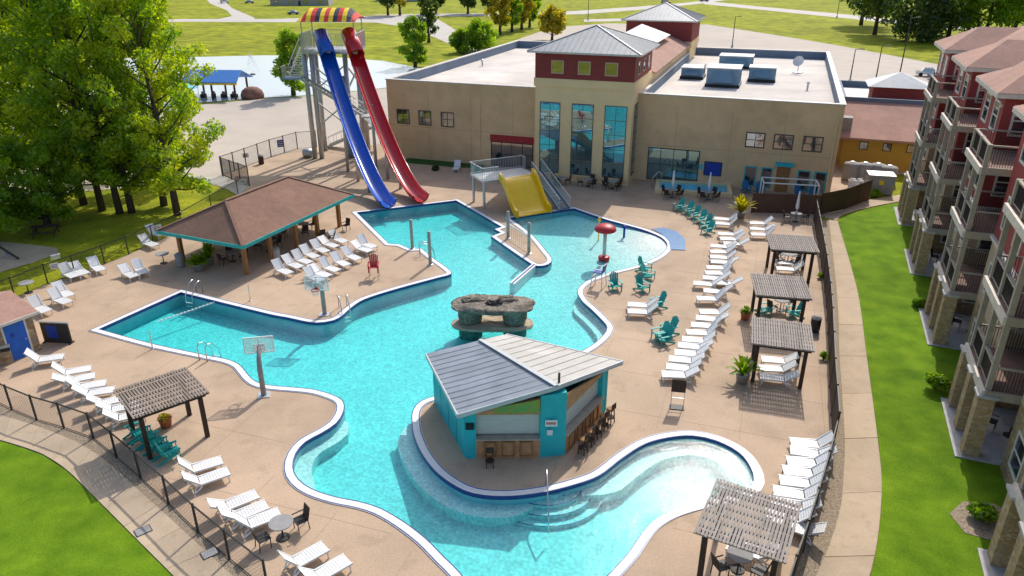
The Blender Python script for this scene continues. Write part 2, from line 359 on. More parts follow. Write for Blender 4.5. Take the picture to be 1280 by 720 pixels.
# ground sheet with an opening under the deck, where the pool basin sits
hole = [g(*p) for p in [(60,413),(226,335),(300,350),(420,245),(570,236),(860,240),(985,560),(960,680),(830,860),(560,860),(330,640)]]
S = 3000
sheet('ground', [(-S,-200),(S,-200),(S,S),(-S,S)], -.06, M['grass'], holes=[hole], world=True)
fence_l = [(-40,484),(15,512),(46,525),(80,535),(117,548),(146,572),(176,598),(211,630),(248,666),(287,699),(335,738),(400,800)]
fence_bl = [(-70,403),(-20,386),(19,372),(60,355),(94,343),(131,330),(161,318),(192,304),(228,286),(265,264),(298,244)]
fence_r = [(1017,276),(1023,310),(1029,348),(1033,385),(1035,418),(1036,450),(1037,485),(1039,520),(1041,556)]
fence_rb = [(1041,556),(1030,600),(1016,648),(1003,690),(988,735),(970,790)]
pool_out = offset(POOL, .0)
deck_poly = [g(*p) for p in fence_l[1:]] + [g(640,1000), g(900,870)] + [g(*p) for p in fence_rb[::-1]] + [g(*p) for p in fence_r[::-1]] + \
    [g(1085,249), g(1110,238), g(1100,205), g(480,150)] + [g(*p) for p in [(480,180),(372,186),(339,196),(308,208),(279,219),(312,232)]] + [g(*p) for p in fence_bl[::-1]] + [g(-60,480)]
deck = sheet('pool_deck', deck_poly, 0, M['deck'], holes=[pool_out], world=True)
sheet('plaza', [(-200,262),(-200,215),(100,150),(245,131),(330,123),(400,119),(500,108),(560,150),(520,205),(372,186.3),(339,196.3),(308,208.3),(279,219.3),(250,223),(190,232)], -.03, M['lot'])
sheet('path', [(246,222),(279,219.6),(312,232.6),(298,244.6),(284,236),(262,229)], -.02, M['road'])
sheet('sand_patch', [(-90,300),(10,302),(70,309),(74,316),(40,328),(-90,366)], -.03, M['sand'])
# roads and lots behind the buildings
sheet('parking_lot', [(612,62),(650,48),(690,34),(760,29),(885,30.5),(960,42),(1045,56),(1120,70),(1192,84),(1330,104),(1330,190),(1150,215),(1045,225),(620,150)], -.045, M['lot'])
sheet('drive', [(452,20),(520,19.5),(548,24),(600,56),(618,68),(585,66),(545,47),(510,34),(470,28),(340,27.5),(230,27),(60,31),(60,27.5),(230,23.5),(340,23.5)], -.04, M['road'])
sheet('far_road', [(455,18.5),(540,17),(640,16.2),(720,13.5),(800,8),(860,3),(900,-2),(920,-2),(880,4),(820,10.5),(730,17.5),(640,19.8),(540,20.5)], -.036, M['road'])
sheet('country_road', [(880,1),(960,9),(1060,18),(1150,27),(1300,43),(1300,48),(1150,32.5),(1060,23),(960,13),(880,5)], -.04, M['road'])
sheet('hill_drive', [(256,-4),(275,-4),(290,10),(318,22),(318,26),(262,26),(290,20),(284,13),(262,4)], -.034, M['road'])
sheet('field_track', [(730,24),(800,22.5),(870,22),(870,25),(800,26),(730,27)], -.034, M['road'])
pond_px = [(-300,150),(-100,95),(60,78),(150,73),(230,71.5),(330,69),(400,70),(480,76),(520,84),(560,95),(510,106),(478,110),(400,118),(330,122),(250,128),(180,136),(90,150),(0,178),(-120,215),(-300,270)]
sheet('pond_bed', pond_px, -.02, mat('pond_bed', (.52,.57,.58), .9, .05))
sheet('pond', pond_px, -.008, M['pond'])
# pool basin: floor with a beach entry, and walls
BE = Vector(g(842,300))
def depth(p):
    d = (p-BE).length
    return min(.85, max(-.02, .047*(d-2.2)))
xs = [p.x for p in POOL]; ys = [p.y for p in POOL]; grid = []
def inside(x, y, poly):
    r = False; n = len(poly)
    for i in range(n):
        a = poly[i]; b = poly[i-1]
        if (a[1] > y) != (b[1] > y) and x < (b[0]-a[0])*(y-a[1])/(b[1]-a[1])+a[0]: r = not r
    return r
y = min(ys)
while y < max(ys):
    x = min(xs)
    while x < max(xs):
        if inside(x, y, POOL): grid.append(Vector((x, y)))
        x += .8
    y += .8
n = len(POOL)
res = delaunay_2d_cdt([Vector((p.x, p.y)) for p in POOL]+grid, [], [list(range(n))], 1, 1e-4)
fv = [(p.x, p.y, WL-depth(p)) for p in res[0]]
bm_ = MB(); bm_.add(fv, [tuple(f) for f in res[2]])
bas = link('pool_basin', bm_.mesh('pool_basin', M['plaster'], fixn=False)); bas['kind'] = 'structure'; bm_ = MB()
for i in range(n):
    a, b = POOL[i], POOL[(i+1) % n]
    bm_.add([(a.x,a.y,WL-depth(a)),(b.x,b.y,WL-depth(b)),(b.x,b.y,.0),(a.x,a.y,.0)], [(3,2,1,0)])
link('basin_wall', bm_.mesh('basin_wall', M['poolwall'], fixn=False), bas)
wb = MB(); wp = offset(POOL, .012); wb.prism([(p.x, p.y) for p in wp], -1.8, WL)
link('pool_water', wb.mesh('pool_water', M['water']))['kind'] = 'structure'
COPE = offset(POOL, .6)
# raised coping with navy tile lines
def ribbon(mb, p, d0, d1, z0, z1, closed=True):
    a, b = offset(p, d0, closed), offset(p, d1, closed); n = len(p)
    for i in range(n if closed else n-1):
        j = (i+1) % n; q = [a[i], a[j], b[j], b[i]]
        mb.add([(v.x, v.y, z0) for v in q]+[(v.x, v.y, z1) for v in q], [(4,5,6,7),(0,1,5,4),(2,3,7,6)])
    return mb
cop = link('pool_coping', ribbon(MB(), POOL, .0, .40, -.05, .035).mesh('pool_coping', M['coping'], fixn=False)); cop['kind'] = 'structure'
link('tile_line', ribbon(MB(), POOL, .33, .38, .0, .041).mesh('tile_line', M['tile'], fixn=False), cop)
link('waterline_tile', ribbon(MB(), POOL, -.02, .02, -.14, .040).mesh('waterline_tile', M['tile'], fixn=False), cop)
# underwater benches and the wide steps
def bench(px, wid, z):
    p = smooth_path(px, False, .3); n = len(p); q = offset(p, wid, False); mb = MB()
    q = [p[i].lerp(q[i], min(1, .08+min(i, n-1-i)*.3/1.2)**.6) for i in range(n)]
    for i in range(n-1):
        c = [p[i], p[i+1], q[i+1], q[i]]; mb.add([(v.x, v.y, -1.45) for v in c]+[(v.x, v.y, z) for v in c], [(4,5,6,7),(0,1,5,4),(2,3,7,6)])
    return mb
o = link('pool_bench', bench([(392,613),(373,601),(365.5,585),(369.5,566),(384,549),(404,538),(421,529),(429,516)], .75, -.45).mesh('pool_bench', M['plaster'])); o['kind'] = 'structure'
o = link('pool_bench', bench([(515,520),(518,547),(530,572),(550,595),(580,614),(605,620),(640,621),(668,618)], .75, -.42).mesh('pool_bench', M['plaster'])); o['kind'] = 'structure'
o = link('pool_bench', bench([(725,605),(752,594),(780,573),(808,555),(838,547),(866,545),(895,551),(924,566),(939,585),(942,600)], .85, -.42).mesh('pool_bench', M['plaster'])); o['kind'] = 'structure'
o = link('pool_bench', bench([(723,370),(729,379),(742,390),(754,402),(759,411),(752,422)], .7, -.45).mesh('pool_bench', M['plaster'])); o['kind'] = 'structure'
cx, cy = g(683,612)
for k in range(4):
    r = 2.0-.38*k; poly = [(cx+1.25*r*math.cos(a), cy+.75+(-1.02*r)*math.sin(a)) for a in [math.pi*i/22 for i in range(23)]]
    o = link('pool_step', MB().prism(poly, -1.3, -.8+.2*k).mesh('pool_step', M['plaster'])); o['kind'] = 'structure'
    wid = offset([Vector(p) for p in poly[::-1]], .0, False)
    link('step_nosing', ribbon(MB(), wid, -.045, .0, -.805+.2*k, -.795+.2*k, False).mesh('step_nosing', M['tile'], fixn=False), o)
# expansion joints of the deck
ja = R(-18.5)
for fam, (ux_, uy_) in enumerate(((math.cos(ja), math.sin(ja)), (-math.sin(ja), math.cos(ja)))):
    for k in range(-14, 22):
        run = []; off_ = k*3.7+.9
        for q in range(-100, 420):
            s_ = q*.25; cxy = (-uy_*off_+ux_*s_, 20*0+ux_*off_+uy_*s_) if fam == 0 else (-uy_*-off_+ux_*s_, -ux_*-off_*-1+uy_*s_)
            ok = inside(cxy[0], cxy[1], deck_poly) and not inside(cxy[0], cxy[1], COPE)
            if ok: run.append(cxy)
            if (not ok or q == 419) and run:
                if len(run) > 6: MB().bar((*run[0], .0), (*run[-1], .0), .016, .006).build('joint', M['joint'], deck)
                run = []
# blue splash mat beside the beach entry
sheet('splash_mat', [(814,286.5),(830,285),(846,290),(856,299),(857,313),(838,312.5),(836,302),(827,293)], .045, M['sidetile'])
# low wall running out from the divider into the water
a, b = g(668,331), g(640,355)
dvw = link('divider_wall', MB().bar((a[0],a[1],-.5), (b[0],b[1],-.5), .35, 1.1).mesh('divider_wall', M['coping'])); dvw['kind'] = 'structure'
link('tile_line', MB().bar((a[0],a[1],.055), (b[0],b[1],.055), .12, .008).mesh('tile_line', M['tile']), dvw)

# pavements made of slabs
def slab_walk(name, left, right, nsl, m, z=.02):
    L_, R_ = smooth_path(left, False, .25), smooth_path(right, False, .25)
    def samp(P, t):
        ls = [0]
        for i in range(len(P)-1): ls.append(ls[-1]+(P[i+1]-P[i]).length)
        d = t*ls[-1]
        for i in range(len(P)-1):
            if ls[i+1] >= d-1e-9: return P[i].lerp(P[i+1], (d-ls[i])/max(1e-9, ls[i+1]-ls[i]))
        return P[-1]
    root = bpy.data.objects.new(name, None); col.objects.link(root); root['kind'] = 'structure'
    for i in range(nsl):
        t0, t1 = (i+.004)/nsl, (i+.996)/nsl
        q = [samp(L_, t0+(t1-t0)*k/5) for k in range(6)] + [samp(R_, t1-(t1-t0)*k/5) for k in range(6)]
        MB().prism([(p.x, p.y) for p in q], -.07, z+random.uniform(-.004,.004)).build('slab', m, root)
    return root
slab_walk('sidewalk_left', [(-60,504),(0,519),(40,531),(83,547),(112,562),(137,580),(170,610),(210,646),(260,692),(310,738),(370,800)], [(-60,532),(0,550),(30,559),(54,568),(83,587),(115,618),(150,653),(190,693),(217,720),(250,755),(300,810)], 13, M['walk'])
slab_walk('sidewalk_right', [(1036,275),(1044,344),(1048,395),(1049,440),(1053,500),(1056,557),(1054,600),(1052,627),(1040,673),(1020,720),(985,790)], [(1047,276),(1070,356),(1077,395),(1082,435),(1091,502),(1099,565),(1102,600),(1101,634),(1096,680),(1087,720),(1065,790)], 11, M['walk'])
slab_walk('garden_path', [(1031,272),(1034,265),(1052,258),(1085,250),(1128,243),(1150,240)], [(1046,275),(1053,269),(1062,266),(1085,259.5),(1126,251.5),(1148,248)], 6, M['walk'], .012)
sheet('gravel_bed_left', [(u, v) for u, v in fence_l] + [(370,805),(310,742),(260,695),(210,648),(170,612),(137,582),(112,563),(83,548),(40,532),(0,520),(-60,505)], -.004, M['gravel'])
sheet('gravel_bed_right', [(1041,556),(1030,600),(1016,648),(1003,690),(988,735),(970,790),(990,792),(1024,722),(1043,675),(1055,630),(1058,600),(1059,560),(1056,500),(1052,440),(1051,395),(1047,344),(1038,275),(1017,276),(1029,348),(1035,418),(1037,485)], -.004, M['gravel'])
sheet('lawn_left', [(-400,480),(-60,533),(0,551),(30,560),(54,569),(83,588),(115,619),(150,654),(190,694),(217,721),(300,812),(200,1000),(-900,1000)], -.012, M['lawn'])
sheet('lawn_right', [(1048,277),(1054,270),(1062,267),(1085,260.5),(1126,252.5),(1160,246),(1420,300),(1700,1000),(1000,1000),(1066,792),(1088,722),(1097,682),(1102,636),(1102,600),(1100,565),(1091.5,502),(1082.5,435),(1077.5,395),(1070.5,356)], -.012, M['lawn'])
# ------------------------------------------------------------------ windows
def window(par, axis, x0, x1, z0, z1, at, nx=1, nz=1, fr=None, gl=None, fw=.07, out=-1, name='window'):
    """window on a wall. axis 'x': wall runs along x at y=at; axis 'y': along y at x=at; out = outward sign"""
    fr = fr or M['bronze']; gl = gl or M['glass']
    def bx(mb, a, b, c, d, e0, e1):
        lo, hi = sorted((at+out*e0, at+out*e1))
        return mb.box(a, b, lo, hi, c, d) if axis == 'x' else mb.box(lo, hi, a, b, c, d)
    f = MB(); bx(f, x0, x0+fw, z0, z1, -.05, .05); bx(f, x1-fw, x1, z0, z1, -.05, .05)
    bx(f, x0+fw, x1-fw, z0, z0+fw, -.05, .05); bx(f, x0+fw, x1-fw, z1-fw, z1, -.05, .05)
    for i in range(1, nx): m = x0+(x1-x0)*i/nx; bx(f, m-fw*.3, m+fw*.3, z0+fw, z1-fw, -.04, .042)
    for k in range(1, nz): m = z0+(z1-z0)*k/nz; bx(f, x0+fw, x1-fw, m-fw*.3, m+fw*.3, -.04, .038)
    o = f.build(name, fr, par)
    for i in range(nx):
        for k in range(nz):
            a0, a1 = x0+fw+(x1-x0-2*fw)*i/nx, x0+fw+(x1-x0-2*fw)*(i+1)/nx; c0, c1 = z0+fw+(z1-z0-2*fw)*k/nz, z0+fw+(z1-z0-2*fw)*(k+1)/nz
            bx(MB(), a0+.01, a1-.01, c0+.01, c1-.01, .004, .016).build('pane', gl, o)
    return o
# ------------------------------------------------------------------ main building (local x along the front, y to the back)
BR = -19.5
B = T('recreation_building', 'long tan stucco recreation hall with a red topped entrance tower and flat roofs', 'building', (-13.3, 80.5), BR)
HW = 8.3
def ring(x0, x1, y0, y1, z0, z1, t):   # hollow parapet block
    mb = MB(); mb.box(x0,x1,y0,y0+t,z0,z1).box(x0,x1,y1-t,y1,z0,z1).box(x0,x0+t,y0+t,y1-t,z0,z1).box(x1-t,x1,y0+t,y1-t,z0,z1); return mb
for (x0, x1, nm) in ((0, 17.6, 'left'), (26.75, 44.9, 'right')):
    MB().box(x0, x1, 0, 42, -.3, 7.2).build('wall', M['stucco'], B)
    MB().box(x0+.4, x1-.4, .4, 41.6, 7.2, 7.26).build('flat_roof', M['membrane'], B)
    ring(x0+.003, x1-.003, .003, 41.997, 7.2, HW-.1, .38).build('parapet', M['stucco'], B)
    ring(x0+.38, x1-.38, .38, 41.62, 7.2, HW-.11, .05).build('parapet_lining', M['parapet'], B)
    ring(x0-.06, x1+.06, -.06, 42.06, HW-.1, HW, .5).build('parapet_cap', M['cap'], B)
# the block between the wings, under the ridge roof
MB().box(17.6, 26.75, 2, 42, -.3, 9.3).build('spine_wall', M['stucco2'], B)
rx0, rx1, ry0, ry1, rz = 17.2, 27.2, 6.6, 34.6, 9.3
rf = MB().slab([(rx0,ry0,rz),(22.2,ry0,rz+2.0),(22.2,ry1,rz+2.0),(rx0,ry1,rz)], .15).slab([(22.2,ry0,rz+2.0),(rx1,ry0,rz),(rx1,ry1,rz),(22.2,ry1,rz+2.0)], .15).build('ridge_roof', M['shingle2'], B)
MB().add([(19.3,20,10.9),(25.1,20,10.9),(25.1,30,10.9),(19.3,30,10.9),(22.2,25,12.5)], [(0,1,4),(1,2,4),(2,3,4),(3,0,4),(3,2,1,0)]).build('skylight', M['whitepaint'], B)
def tower(x0, x1, y0, y1, zb, zt, ztop, wins):
    MB().box(x0, x1, y0, y1, -.3, zb).build('tower_wall', M['stucco2'], B)
    MB().box(x0-.12, x1+.12, y0-.12, y1+.12, zb-.75, zb-.02).build('tower_band', M['stucco2'], B)
    MB().box(x0-.03, x1+.03, y0-.03, y1+.03, zb, zt).build('tower_top', M['sidingred'], B)
    for k in range(9):
        zz = zb+.25+k*.26
        if zz < zt-.1: MB().box(x0-.055, x1+.055, y0-.055, y1+.055, zz, zz+.02).build('siding_board', M['sidingred'], B)
    e = .65; xm, ym = (x0+x1)/2, (y0+y1)/2
    c = [(x0-e,y0-e,zt),(x1+e,y0-e,zt),(x1+e,y1+e,zt),(x0-e,y1+e,zt),(xm,ym,ztop)]
    MB().box(x0-e, x1+e, y0-e, y1+e, zt-.16, zt-.005).build('fascia', M['cap'], B)
    r = MB().add(c, [(0,1,4),(1,2,4),(2,3,4),(3,0,4),(3,2,1,0)]).build('tower_roof', M['roofmetal'], B)
    seam = MB(); ap = Vector(c[4])
    for i in range(4):                                   # standing seams and hip caps
        p, q = Vector(c[i]), Vector(c[(i+1) % 4]); seam.bar(p+Vector((0,0,.02)), ap+Vector((0,0,.03)), .16, .05)
        for k in range(1, 20):
            b0 = p.lerp(q, k/20); t = min(k, 20-k)/10; top = b0+(ap-(p+q)/2)*t
            seam.bar(b0+Vector((0,0,.015)), top+Vector((0,0,.015)), .03, .05)
    seam.build('roof_seams', M['roofmetal'], r)
tower(17.45, 26.8, -2.8, 6.0, 9.65, 12.1, 14.1, 1)
tower(18.4, 27.2, 34.6, 43.4, 9.65, 12.3, 14.3, 0)
for x0, x1 in ((17.95,19.95),(21.1,23.2),(24.25,26.35)):
    window(B, 'x', x0, x1, .65, 7.45, -2.8, 2, 5, gl=M['mirror'], fw=.06)
    MB().box(x0-.12, x1+.12, -2.98, -2.84, .5, .64).build('sill', M['stucco2'], B)
window(B, 'y', -1.6, 2.0, .65, 7.45, 26.8, 2, 5, gl=M['mirror'], fw=.09, out=1)
for x in (19.0, 21.55, 24.1): window(B, 'x', x, x+1.2, 10.1, 11.3, -2.86, 1, 1, fr=M['hoteltan'], fw=.1)
for y_ in (-1.6, 1.0, 3.6): window(B, 'y', y_, y_+1.1, 10.1, 11.3, 26.86, 1, 1, fr=M['hoteltan'], fw=.1, out=1)
for x in (1.05, 3.6, 6.2): window(B, 'x', x, x+1.5, 3.7, 5.25, 0, 2, 2, fw=.1)
for x in (36.95, 39.4, 41.9): window(B, 'x', x, x+1.7, 3.95, 5.35, 0, 2, 2, fw=.1)
window(B, 'x', 11.8, 16.4, .05, 2.6, 0, 4, 2, fr=M['dark'], fw=.08)
MB().box(11.75, 16.45, -.12, -.0, 2.63, 3.3).build('red_sign_band', mat('signband', (.36,.03,.035), .6), B)
window(B, 'x', 28.1, 33.0, .1, 3.25, 0, 4, 2, fr=M['dark'], gl=M['mirror'], fw=.08)
sg = MB().box(33.6, 35.05, -.09, -.004, 1.05, 2.25).build('notice_board', M['bluewall'], B); MB().box(33.5, 35.15, -.06, -.004, .98, 2.32).build('frame', M['dark'], sg)
MB().box(32.95+.1, 33.35, -.05, -.004, 1.5, 2.0).build('small_sign', M['tealwall'], B)
d = MB().box(40.05, 41.2, -.08, -.004, .0, 2.35).build('door', M['honeyw'], B); MB().box(41.0, 41.06, -.14, -.082, 1.0, 1.2).build('handle', M['metal'], d)
MB().box(39.9, 41.4, -.5, -.002, 2.5, 2.8).build('door_canopy', M['tealwall'], B)
for x0, x1 in ((37.2,38.3),(38.7,39.7),(41.9,43.0),(43.3,44.4)): window(B, 'x', x0, x1, .3, 2.2, 0, 1, 1, fr=M['tealwall'], gl=M['glass'], fw=.1)
MB().box(44.905, 45.0, 8, 9.2, 0, 2.2).build('side_door', M['dark'], B)
def on_building(x, y): 
    a = R(BR); return (-13.3+x*math.cos(a)-y*math.sin(a), 80.5+x*math.sin(a)+y*math.cos(a))
def rooftop_unit(x, y, sx, sy, sz, label):
    px, py = on_building(x, y); t = T('rooftop_air_unit', label, 'air conditioner', (px, py, 7.262), BR)
    MB().box(-sx/2-.1, sx/2+.1, -sy/2-.1, sy/2+.1, 0, .3).build('curb', M['dark'], t)
    MB().box(-sx/2, sx/2, -sy/2, sy/2, .3, sz).build('casing', M['hvac'], t)
    MB().box(-sx/2-.08, sx/2+.08, -sy/2-.08, sy/2+.08, sz, sz+.1).build('lid', M['roofpale'], t)
    MB().add([(-sx*.3,-sy/2,.6),(sx*.3,-sy/2,.6),(sx*.3,-sy/2,sz-.2),(-sx*.3,-sy/2,sz-.2),(-sx*.3,-sy/2-.7,.6),(sx*.3,-sy/2-.7,.6)], [(0,1,5,4),(4,5,2,3),(0,4,3),(1,2,5),(3,2,1,0)]).build('intake_hood', M['hvac'], t)
    for k in range(4): MB().box(sx/2+.002, sx/2+.04, -sy*.35, sy*.35, .6+k*.25, .72+k*.25).build('louver', M['dark'], t)
    return t
rooftop_unit(15.6, 12.5, 2.6, 5.5, 2.1, 'blue grey roof air unit beside the entrance tower on the left wing')
rooftop_unit(33.4, 14.5, 3.4, 3.6, 1.9, 'largest blue grey roof air unit with pale lid on the right wing')
rooftop_unit(37.2, 19, 2.8, 2.4, 1.5, 'small blue roof air unit behind the largest one on the right wing')
rooftop_unit(33.6, 30, 4.0, 3.0, 1.4, 'wide pale topped roof air unit near the back parapet of the right wing')
rooftop_unit(29.6, 19, 2.4, 3.0, 1.2, 'low blue roof air unit close to the ridge roof on the right wing')
px, py = on_building(41.0, 27); t = T('satellite_dish', 'white satellite dish on the flat right roof', 'satellite dish', (px, py, 7.262), -40)
MB().tube([(0,0,0),(0,0,1.1)], .05).build('mast', M['metal'], t); MB().box(-.5,.5,-.5,.5,0,.12).build('base', M['metal'], t)
MB().lathe([(.02,0),(.35,.06),(.62,.2),(.64,.22),(.6,.2),(.3,.09),(.02,.03)], 18).build('dish', M['whitepaint'], t, True, loc=(0,-.1,1.3), rot=(R(60),0,0))
for i, (x, y) in enumerate([(3,20),(9,30),(42,14)]):
    px, py = on_building(x, y); t = T('roof_vent', ['short roof vent pipe near the outer parapet of the left wing','short roof vent pipe in the back half of the left wing','short roof vent pipe near the front of the right wing'][i], 'vent', (px, py, 7.262))
    MB().tube([(0,0,0),(0,0,.7)], .1).build('pipe', M['metal'], t); MB().lathe([(.2,.68),(.2,.78),(.03,.9)], 12).build('cap', M['metal'], t)
for x in (4.8, 9.6, 14.2, 30.6, 35.6, 40.2): MB().box(x-.012, x+.012, -.006, .002, 0, 7.15).build('control_joint', M['joint'], B)
for z in (3.5,): 
    for x0, x1 in ((.02,17.4),(26.95,44.88)): MB().box(x0, x1, -.005, .002, z-.01, z+.012).build('control_joint', M['joint'], B)
for x in (10.6, 44.5): MB().tube([(x,-.09,7.0),(x,-.09,.1)], .06, 8).build('downpipe', M['stucco2'], B)
# green strip and shrubs along the left wing
sheet('planting_strip', [on_building(*p) for p in [(2.2,-.02),(2.2,-1.3),(3.2,-2.0),(9,-2.0),(11.2,-1.2),(11.2,-.02)]], .012, mat('dark_turf', (.03,.10,.015), .95, .3, 4), world=True)

# ------------------------------------------------------------------ service building on the right
t = T('service_building', 'mustard walled service building with pinkish brown sloping roof beside the hall', 'building', on_building(46.2, 12), BR)
MB().box(0, 17, 0, 9, -.3, 3.3).build('wall', M['mustard'], t)
MB().slab([(-.5,-.9,3.2),(17.3,-.9,3.2),(17.3,7,5.6),(-.5,7,5.6)], .2).build('roof', M['shingle2'], t)
MB().box(-.2, 17, 7, 20, -.3, 5.2).build('rear_block', M['stucco'], t); MB().box(.1, 16.7, 7.3, 19.7, 5.2, 5.25).build('flat_roof', M['cap'], t)
ring(-.2, 17, 7.01, 20, 5.2, 6.0, .3).build('parapet', M['parapet'], t)
for x in (1.6, 3.8, 6.0, 9.4): window(t, 'x', x, x+.8, 1.9, 2.7, 0, 1, 1, fr=M['dark'], fw=.06)
MB().box(2.8, 8.2, 9.0, 13, 5.25, 7.0).build('cupola', M['sidingred'], t)
MB().add([(2.2,8.4,7.0),(8.8,8.4,7.0),(8.8,13.6,7.0),(2.2,13.6,7.0),(5.5,11,8.4)], [(0,1,4),(1,2,4),(2,3,4),(3,0,4),(3,2,1,0)]).build('cupola_roof', M['roofpale'], t)
for x in (10, 12): MB().box(x, x+1.1, 9, 10.2, 5.3, 6.4).build('roof_unit', M['metal'], t)
MB().box(-.9,.6,.6,2.0,3.4,4.9).build('vent_hood', M['potgrey'], t)

# ------------------------------------------------------------------ hotel with stacked balconies (local x into the building, y away along its front)
HO = T('hotel', 'four storey hotel with dark red siding, stone pillars and stacked timber balconies', 'building', (20.11, 26.91), -21.5)
FL = [.05, 3.3, 6.75, 10.2]; EV = 13.3; PITCHY = 11.05
MB().box(3.6, 17, -15, 44.3, -.3, 3.3).build('ground_floor_wall', M['brick'], HO)
MB().box(3.6, 17, -15, 44.3, 3.3, 6.75).build('second_floor_wall', M['hoteltan'], HO)
MB().box(3.6, 17, -15, 44.3, 6.75, EV).build('upper_wall', M['hotelred'], HO)
rz = EV; ov = .6; rid = 17.0
MB().add([(3.6-ov,-15-ov,rz),(17+ov,-15-ov,rz),(17+ov,44.3+ov,rz),(3.6-ov,44.3+ov,rz),(10.3,-8,rid),(10.3,37.5,rid)], [(0,1,4),(1,2,5,4),(2,3,5),(3,0,4,5),(3,2,1,0)]).build('main_roof', M['shingle2'], HO)
MB().box(3.6-ov-.02, 17+ov+.02, -15-ov-.02, 44.3+ov+.02, rz-.28, rz-.01).build('fascia', M['fascia'], HO)
for k in range(-1, 4):
    y0, y1 = k*PITCHY+4.75, k*PITCHY+10.55
    for z0, z1, mm in ((-.3,3.3,'brick'),(3.3,6.75,'hoteltan'),(6.75,EV,'hotelred')):
        MB().box(1.1, 3.62, y0, y1, z0, z1).build('bay_wall', M[mm], HO)
    MB().box(.95, 3.7, y0-.06, y1+.06, 6.68, 6.86).build('belt_course', M['creamwin'], HO)
    for z in FL:                                       # corner boards and window groups
        window(HO, 'x', 1.6, 3.05, z+.75, z+2.45, y0, 1, 2, fr=M['creamwin'], fw=.12)
        window(HO, 'y', y0+.7, y0+2.2, z+.75, z+2.45, 1.1, 1, 2, fr=M['creamwin'], fw=.12)
        window(HO, 'y', y0+3.4, y0+4.9, z+.75, z+2.45, 1.1, 1, 2, fr=M['creamwin'], fw=.12)
        window(HO, 'y', k*PITCHY+.6, k*PITCHY+2.5, z+.06, z+2.25, 3.6, 2, 1, fr=M['creamwin'], fw=.1, name='balcony_door')
        MB().tube([(.98,y0+.3,z+2.3),(1.1,y0+.3,z+2.3)], .1, 8).build('wall_lamp', M['creamwin'], HO)
    ym = (y0+y1)/2; e = .55; x0 = 1.1-e; hr = EV+1.55; xr = x0+2.6
    MB().add([(x0,y0-e,EV),(x0,y1+e,EV),(xr,ym,hr),(9,ym,hr),(9,y0-e,EV),(9,y1+e,EV)], [(0,1,2),(0,2,3,4),(1,5,3,2),(4,3,5),(0,4,5,1)]).build('bay_roof', M['shingle2'], HO)
    MB().box(x0-.02, 3.3, y0-e-.02, y1+e+.02, EV-.27, EV-.02).build('bay_fascia', M['fascia'], HO)
    # balcony stack
    yy = [k*PITCHY+.1, k*PITCHY+2.15, k*PITCHY+4.2]
    for j, y_ in enumerate(yy):
        p = MB().box(-.32, .32, y_-.32, y_+.32, -.2, 3.0).build('stone_pillar', M['pillarstone'], HO)
        MB().box(-.4, .4, y_-.4, y_+.4, 3.0, 3.12).build('capstone', M['patio'], p)
        MB().box(-.11, .11, y_-.11, y_+.11, 3.125, 11.35).build('timber_post', M['hotelwood'], HO)
    MB().box(-.6, 3.6, yy[0]-.5, yy[2]+.5, -.1, .04).build('patio_slab', M['patio'], HO)
    for z in FL[1:]:
        MB().box(-.2, 3.597, yy[0]-.2, yy[2]+.2, z-.08, z).build('balcony_floor', M['hoteldeck'], HO)
        MB().box(-.26, -.14, yy[0]-.26, yy[2]+.26, z-.36, z+.02).build('front_beam', M['fascia'], HO)
        for y_ in (yy[0]-.2, yy[2]+.2): MB().box(-.14, 3.595, y_-.06, y_+.06, z-.36, z+.015).build('side_beam', M['hotelwood'], HO)
        rl = MB().box(-.07,.07,yy[0]-.1,yy[2]+.1,z+1.06,z+1.14).box(-.03,.03,yy[0],yy[2],z+.1,z+.15)
        for y_ in (yy[0]-.1, yy[2]+.1): rl.box(.07,3.5,y_-.05,y_+.05,z+1.06,z+1.14)
        r_ = rl.build('railing', M['hotelwood'], HO)
        pk = MB(); q = yy[0]+.12
        while q < yy[2]-.1: pk.box(-.012,.012,q-.012,q+.012,z+.12,z+1.06); q += .12
        for y_ in (yy[0]-.1, yy[2]+.1):
            q = .15
            while q < 3.5: pk.box(q-.012,q+.012,y_-.012,y_+.012,z+.02,z+1.06); q += .12
        pk.build('pickets', M['dark'], r_)
# planting beds at the hotel's pillars
hm = HO.matrix_basis
def on_hotel(x, y):
    a = R(-21.5); return (20.11+x*math.cos(a)-y*math.sin(a), 26.91+x*math.sin(a)+y*math.cos(a))
sheet('shrub_bed', [on_hotel(*p) for p in [(-.9,-5.6),(-1.3,-4.6),(-.7,-3.6),(.4,-3.3),(.9,-3.6),(.9,-5.8)]], .006, M['gravel'], world=True)
# ------------------------------------------------------------------ slide tower and slides
TW = (-20.2, 80.6)
t = T('slide_tower', 'tall galvanised slide tower with striped canopy roof, stairs and high platform', 'slide tower', TW, 0)
for x, y in ((-1.2,-1.0),(-.45,-1.0),(2.9,-.6),(4.1,-.4),(-.9,2.6),(3.9,2.8)):
    MB().tube([(x,y,-.1),(x,y,11.2)], .26, 14).build('column', M['metal'], t, True)
fx0, fx1, fy0, fy1, fz = -1.3, 4.4, -1.5, 3.2, 11.2
MB().box(fx0,fx1,fy0,fy1,fz-.25,fz).build('platform', M['metal'], t)
for z, (a, b) in ((3.5,((-.45,-1),(2.9,-.6))),(7.2,((-.45,-1),(2.9,-.6))),(3.5,((2.9,-.6),(3.9,2.8))),(7.2,((2.9,-.6),(3.9,2.8)))):
    MB().bar((a[0],a[1],z),(b[0],b[1],z+2.6),.14,.14).build('brace', M['metal'], t); MB().bar((b[0],b[1],z-.3),(a[0],a[1],z+2.6),.13,.13).build('brace', M['metal'], t)
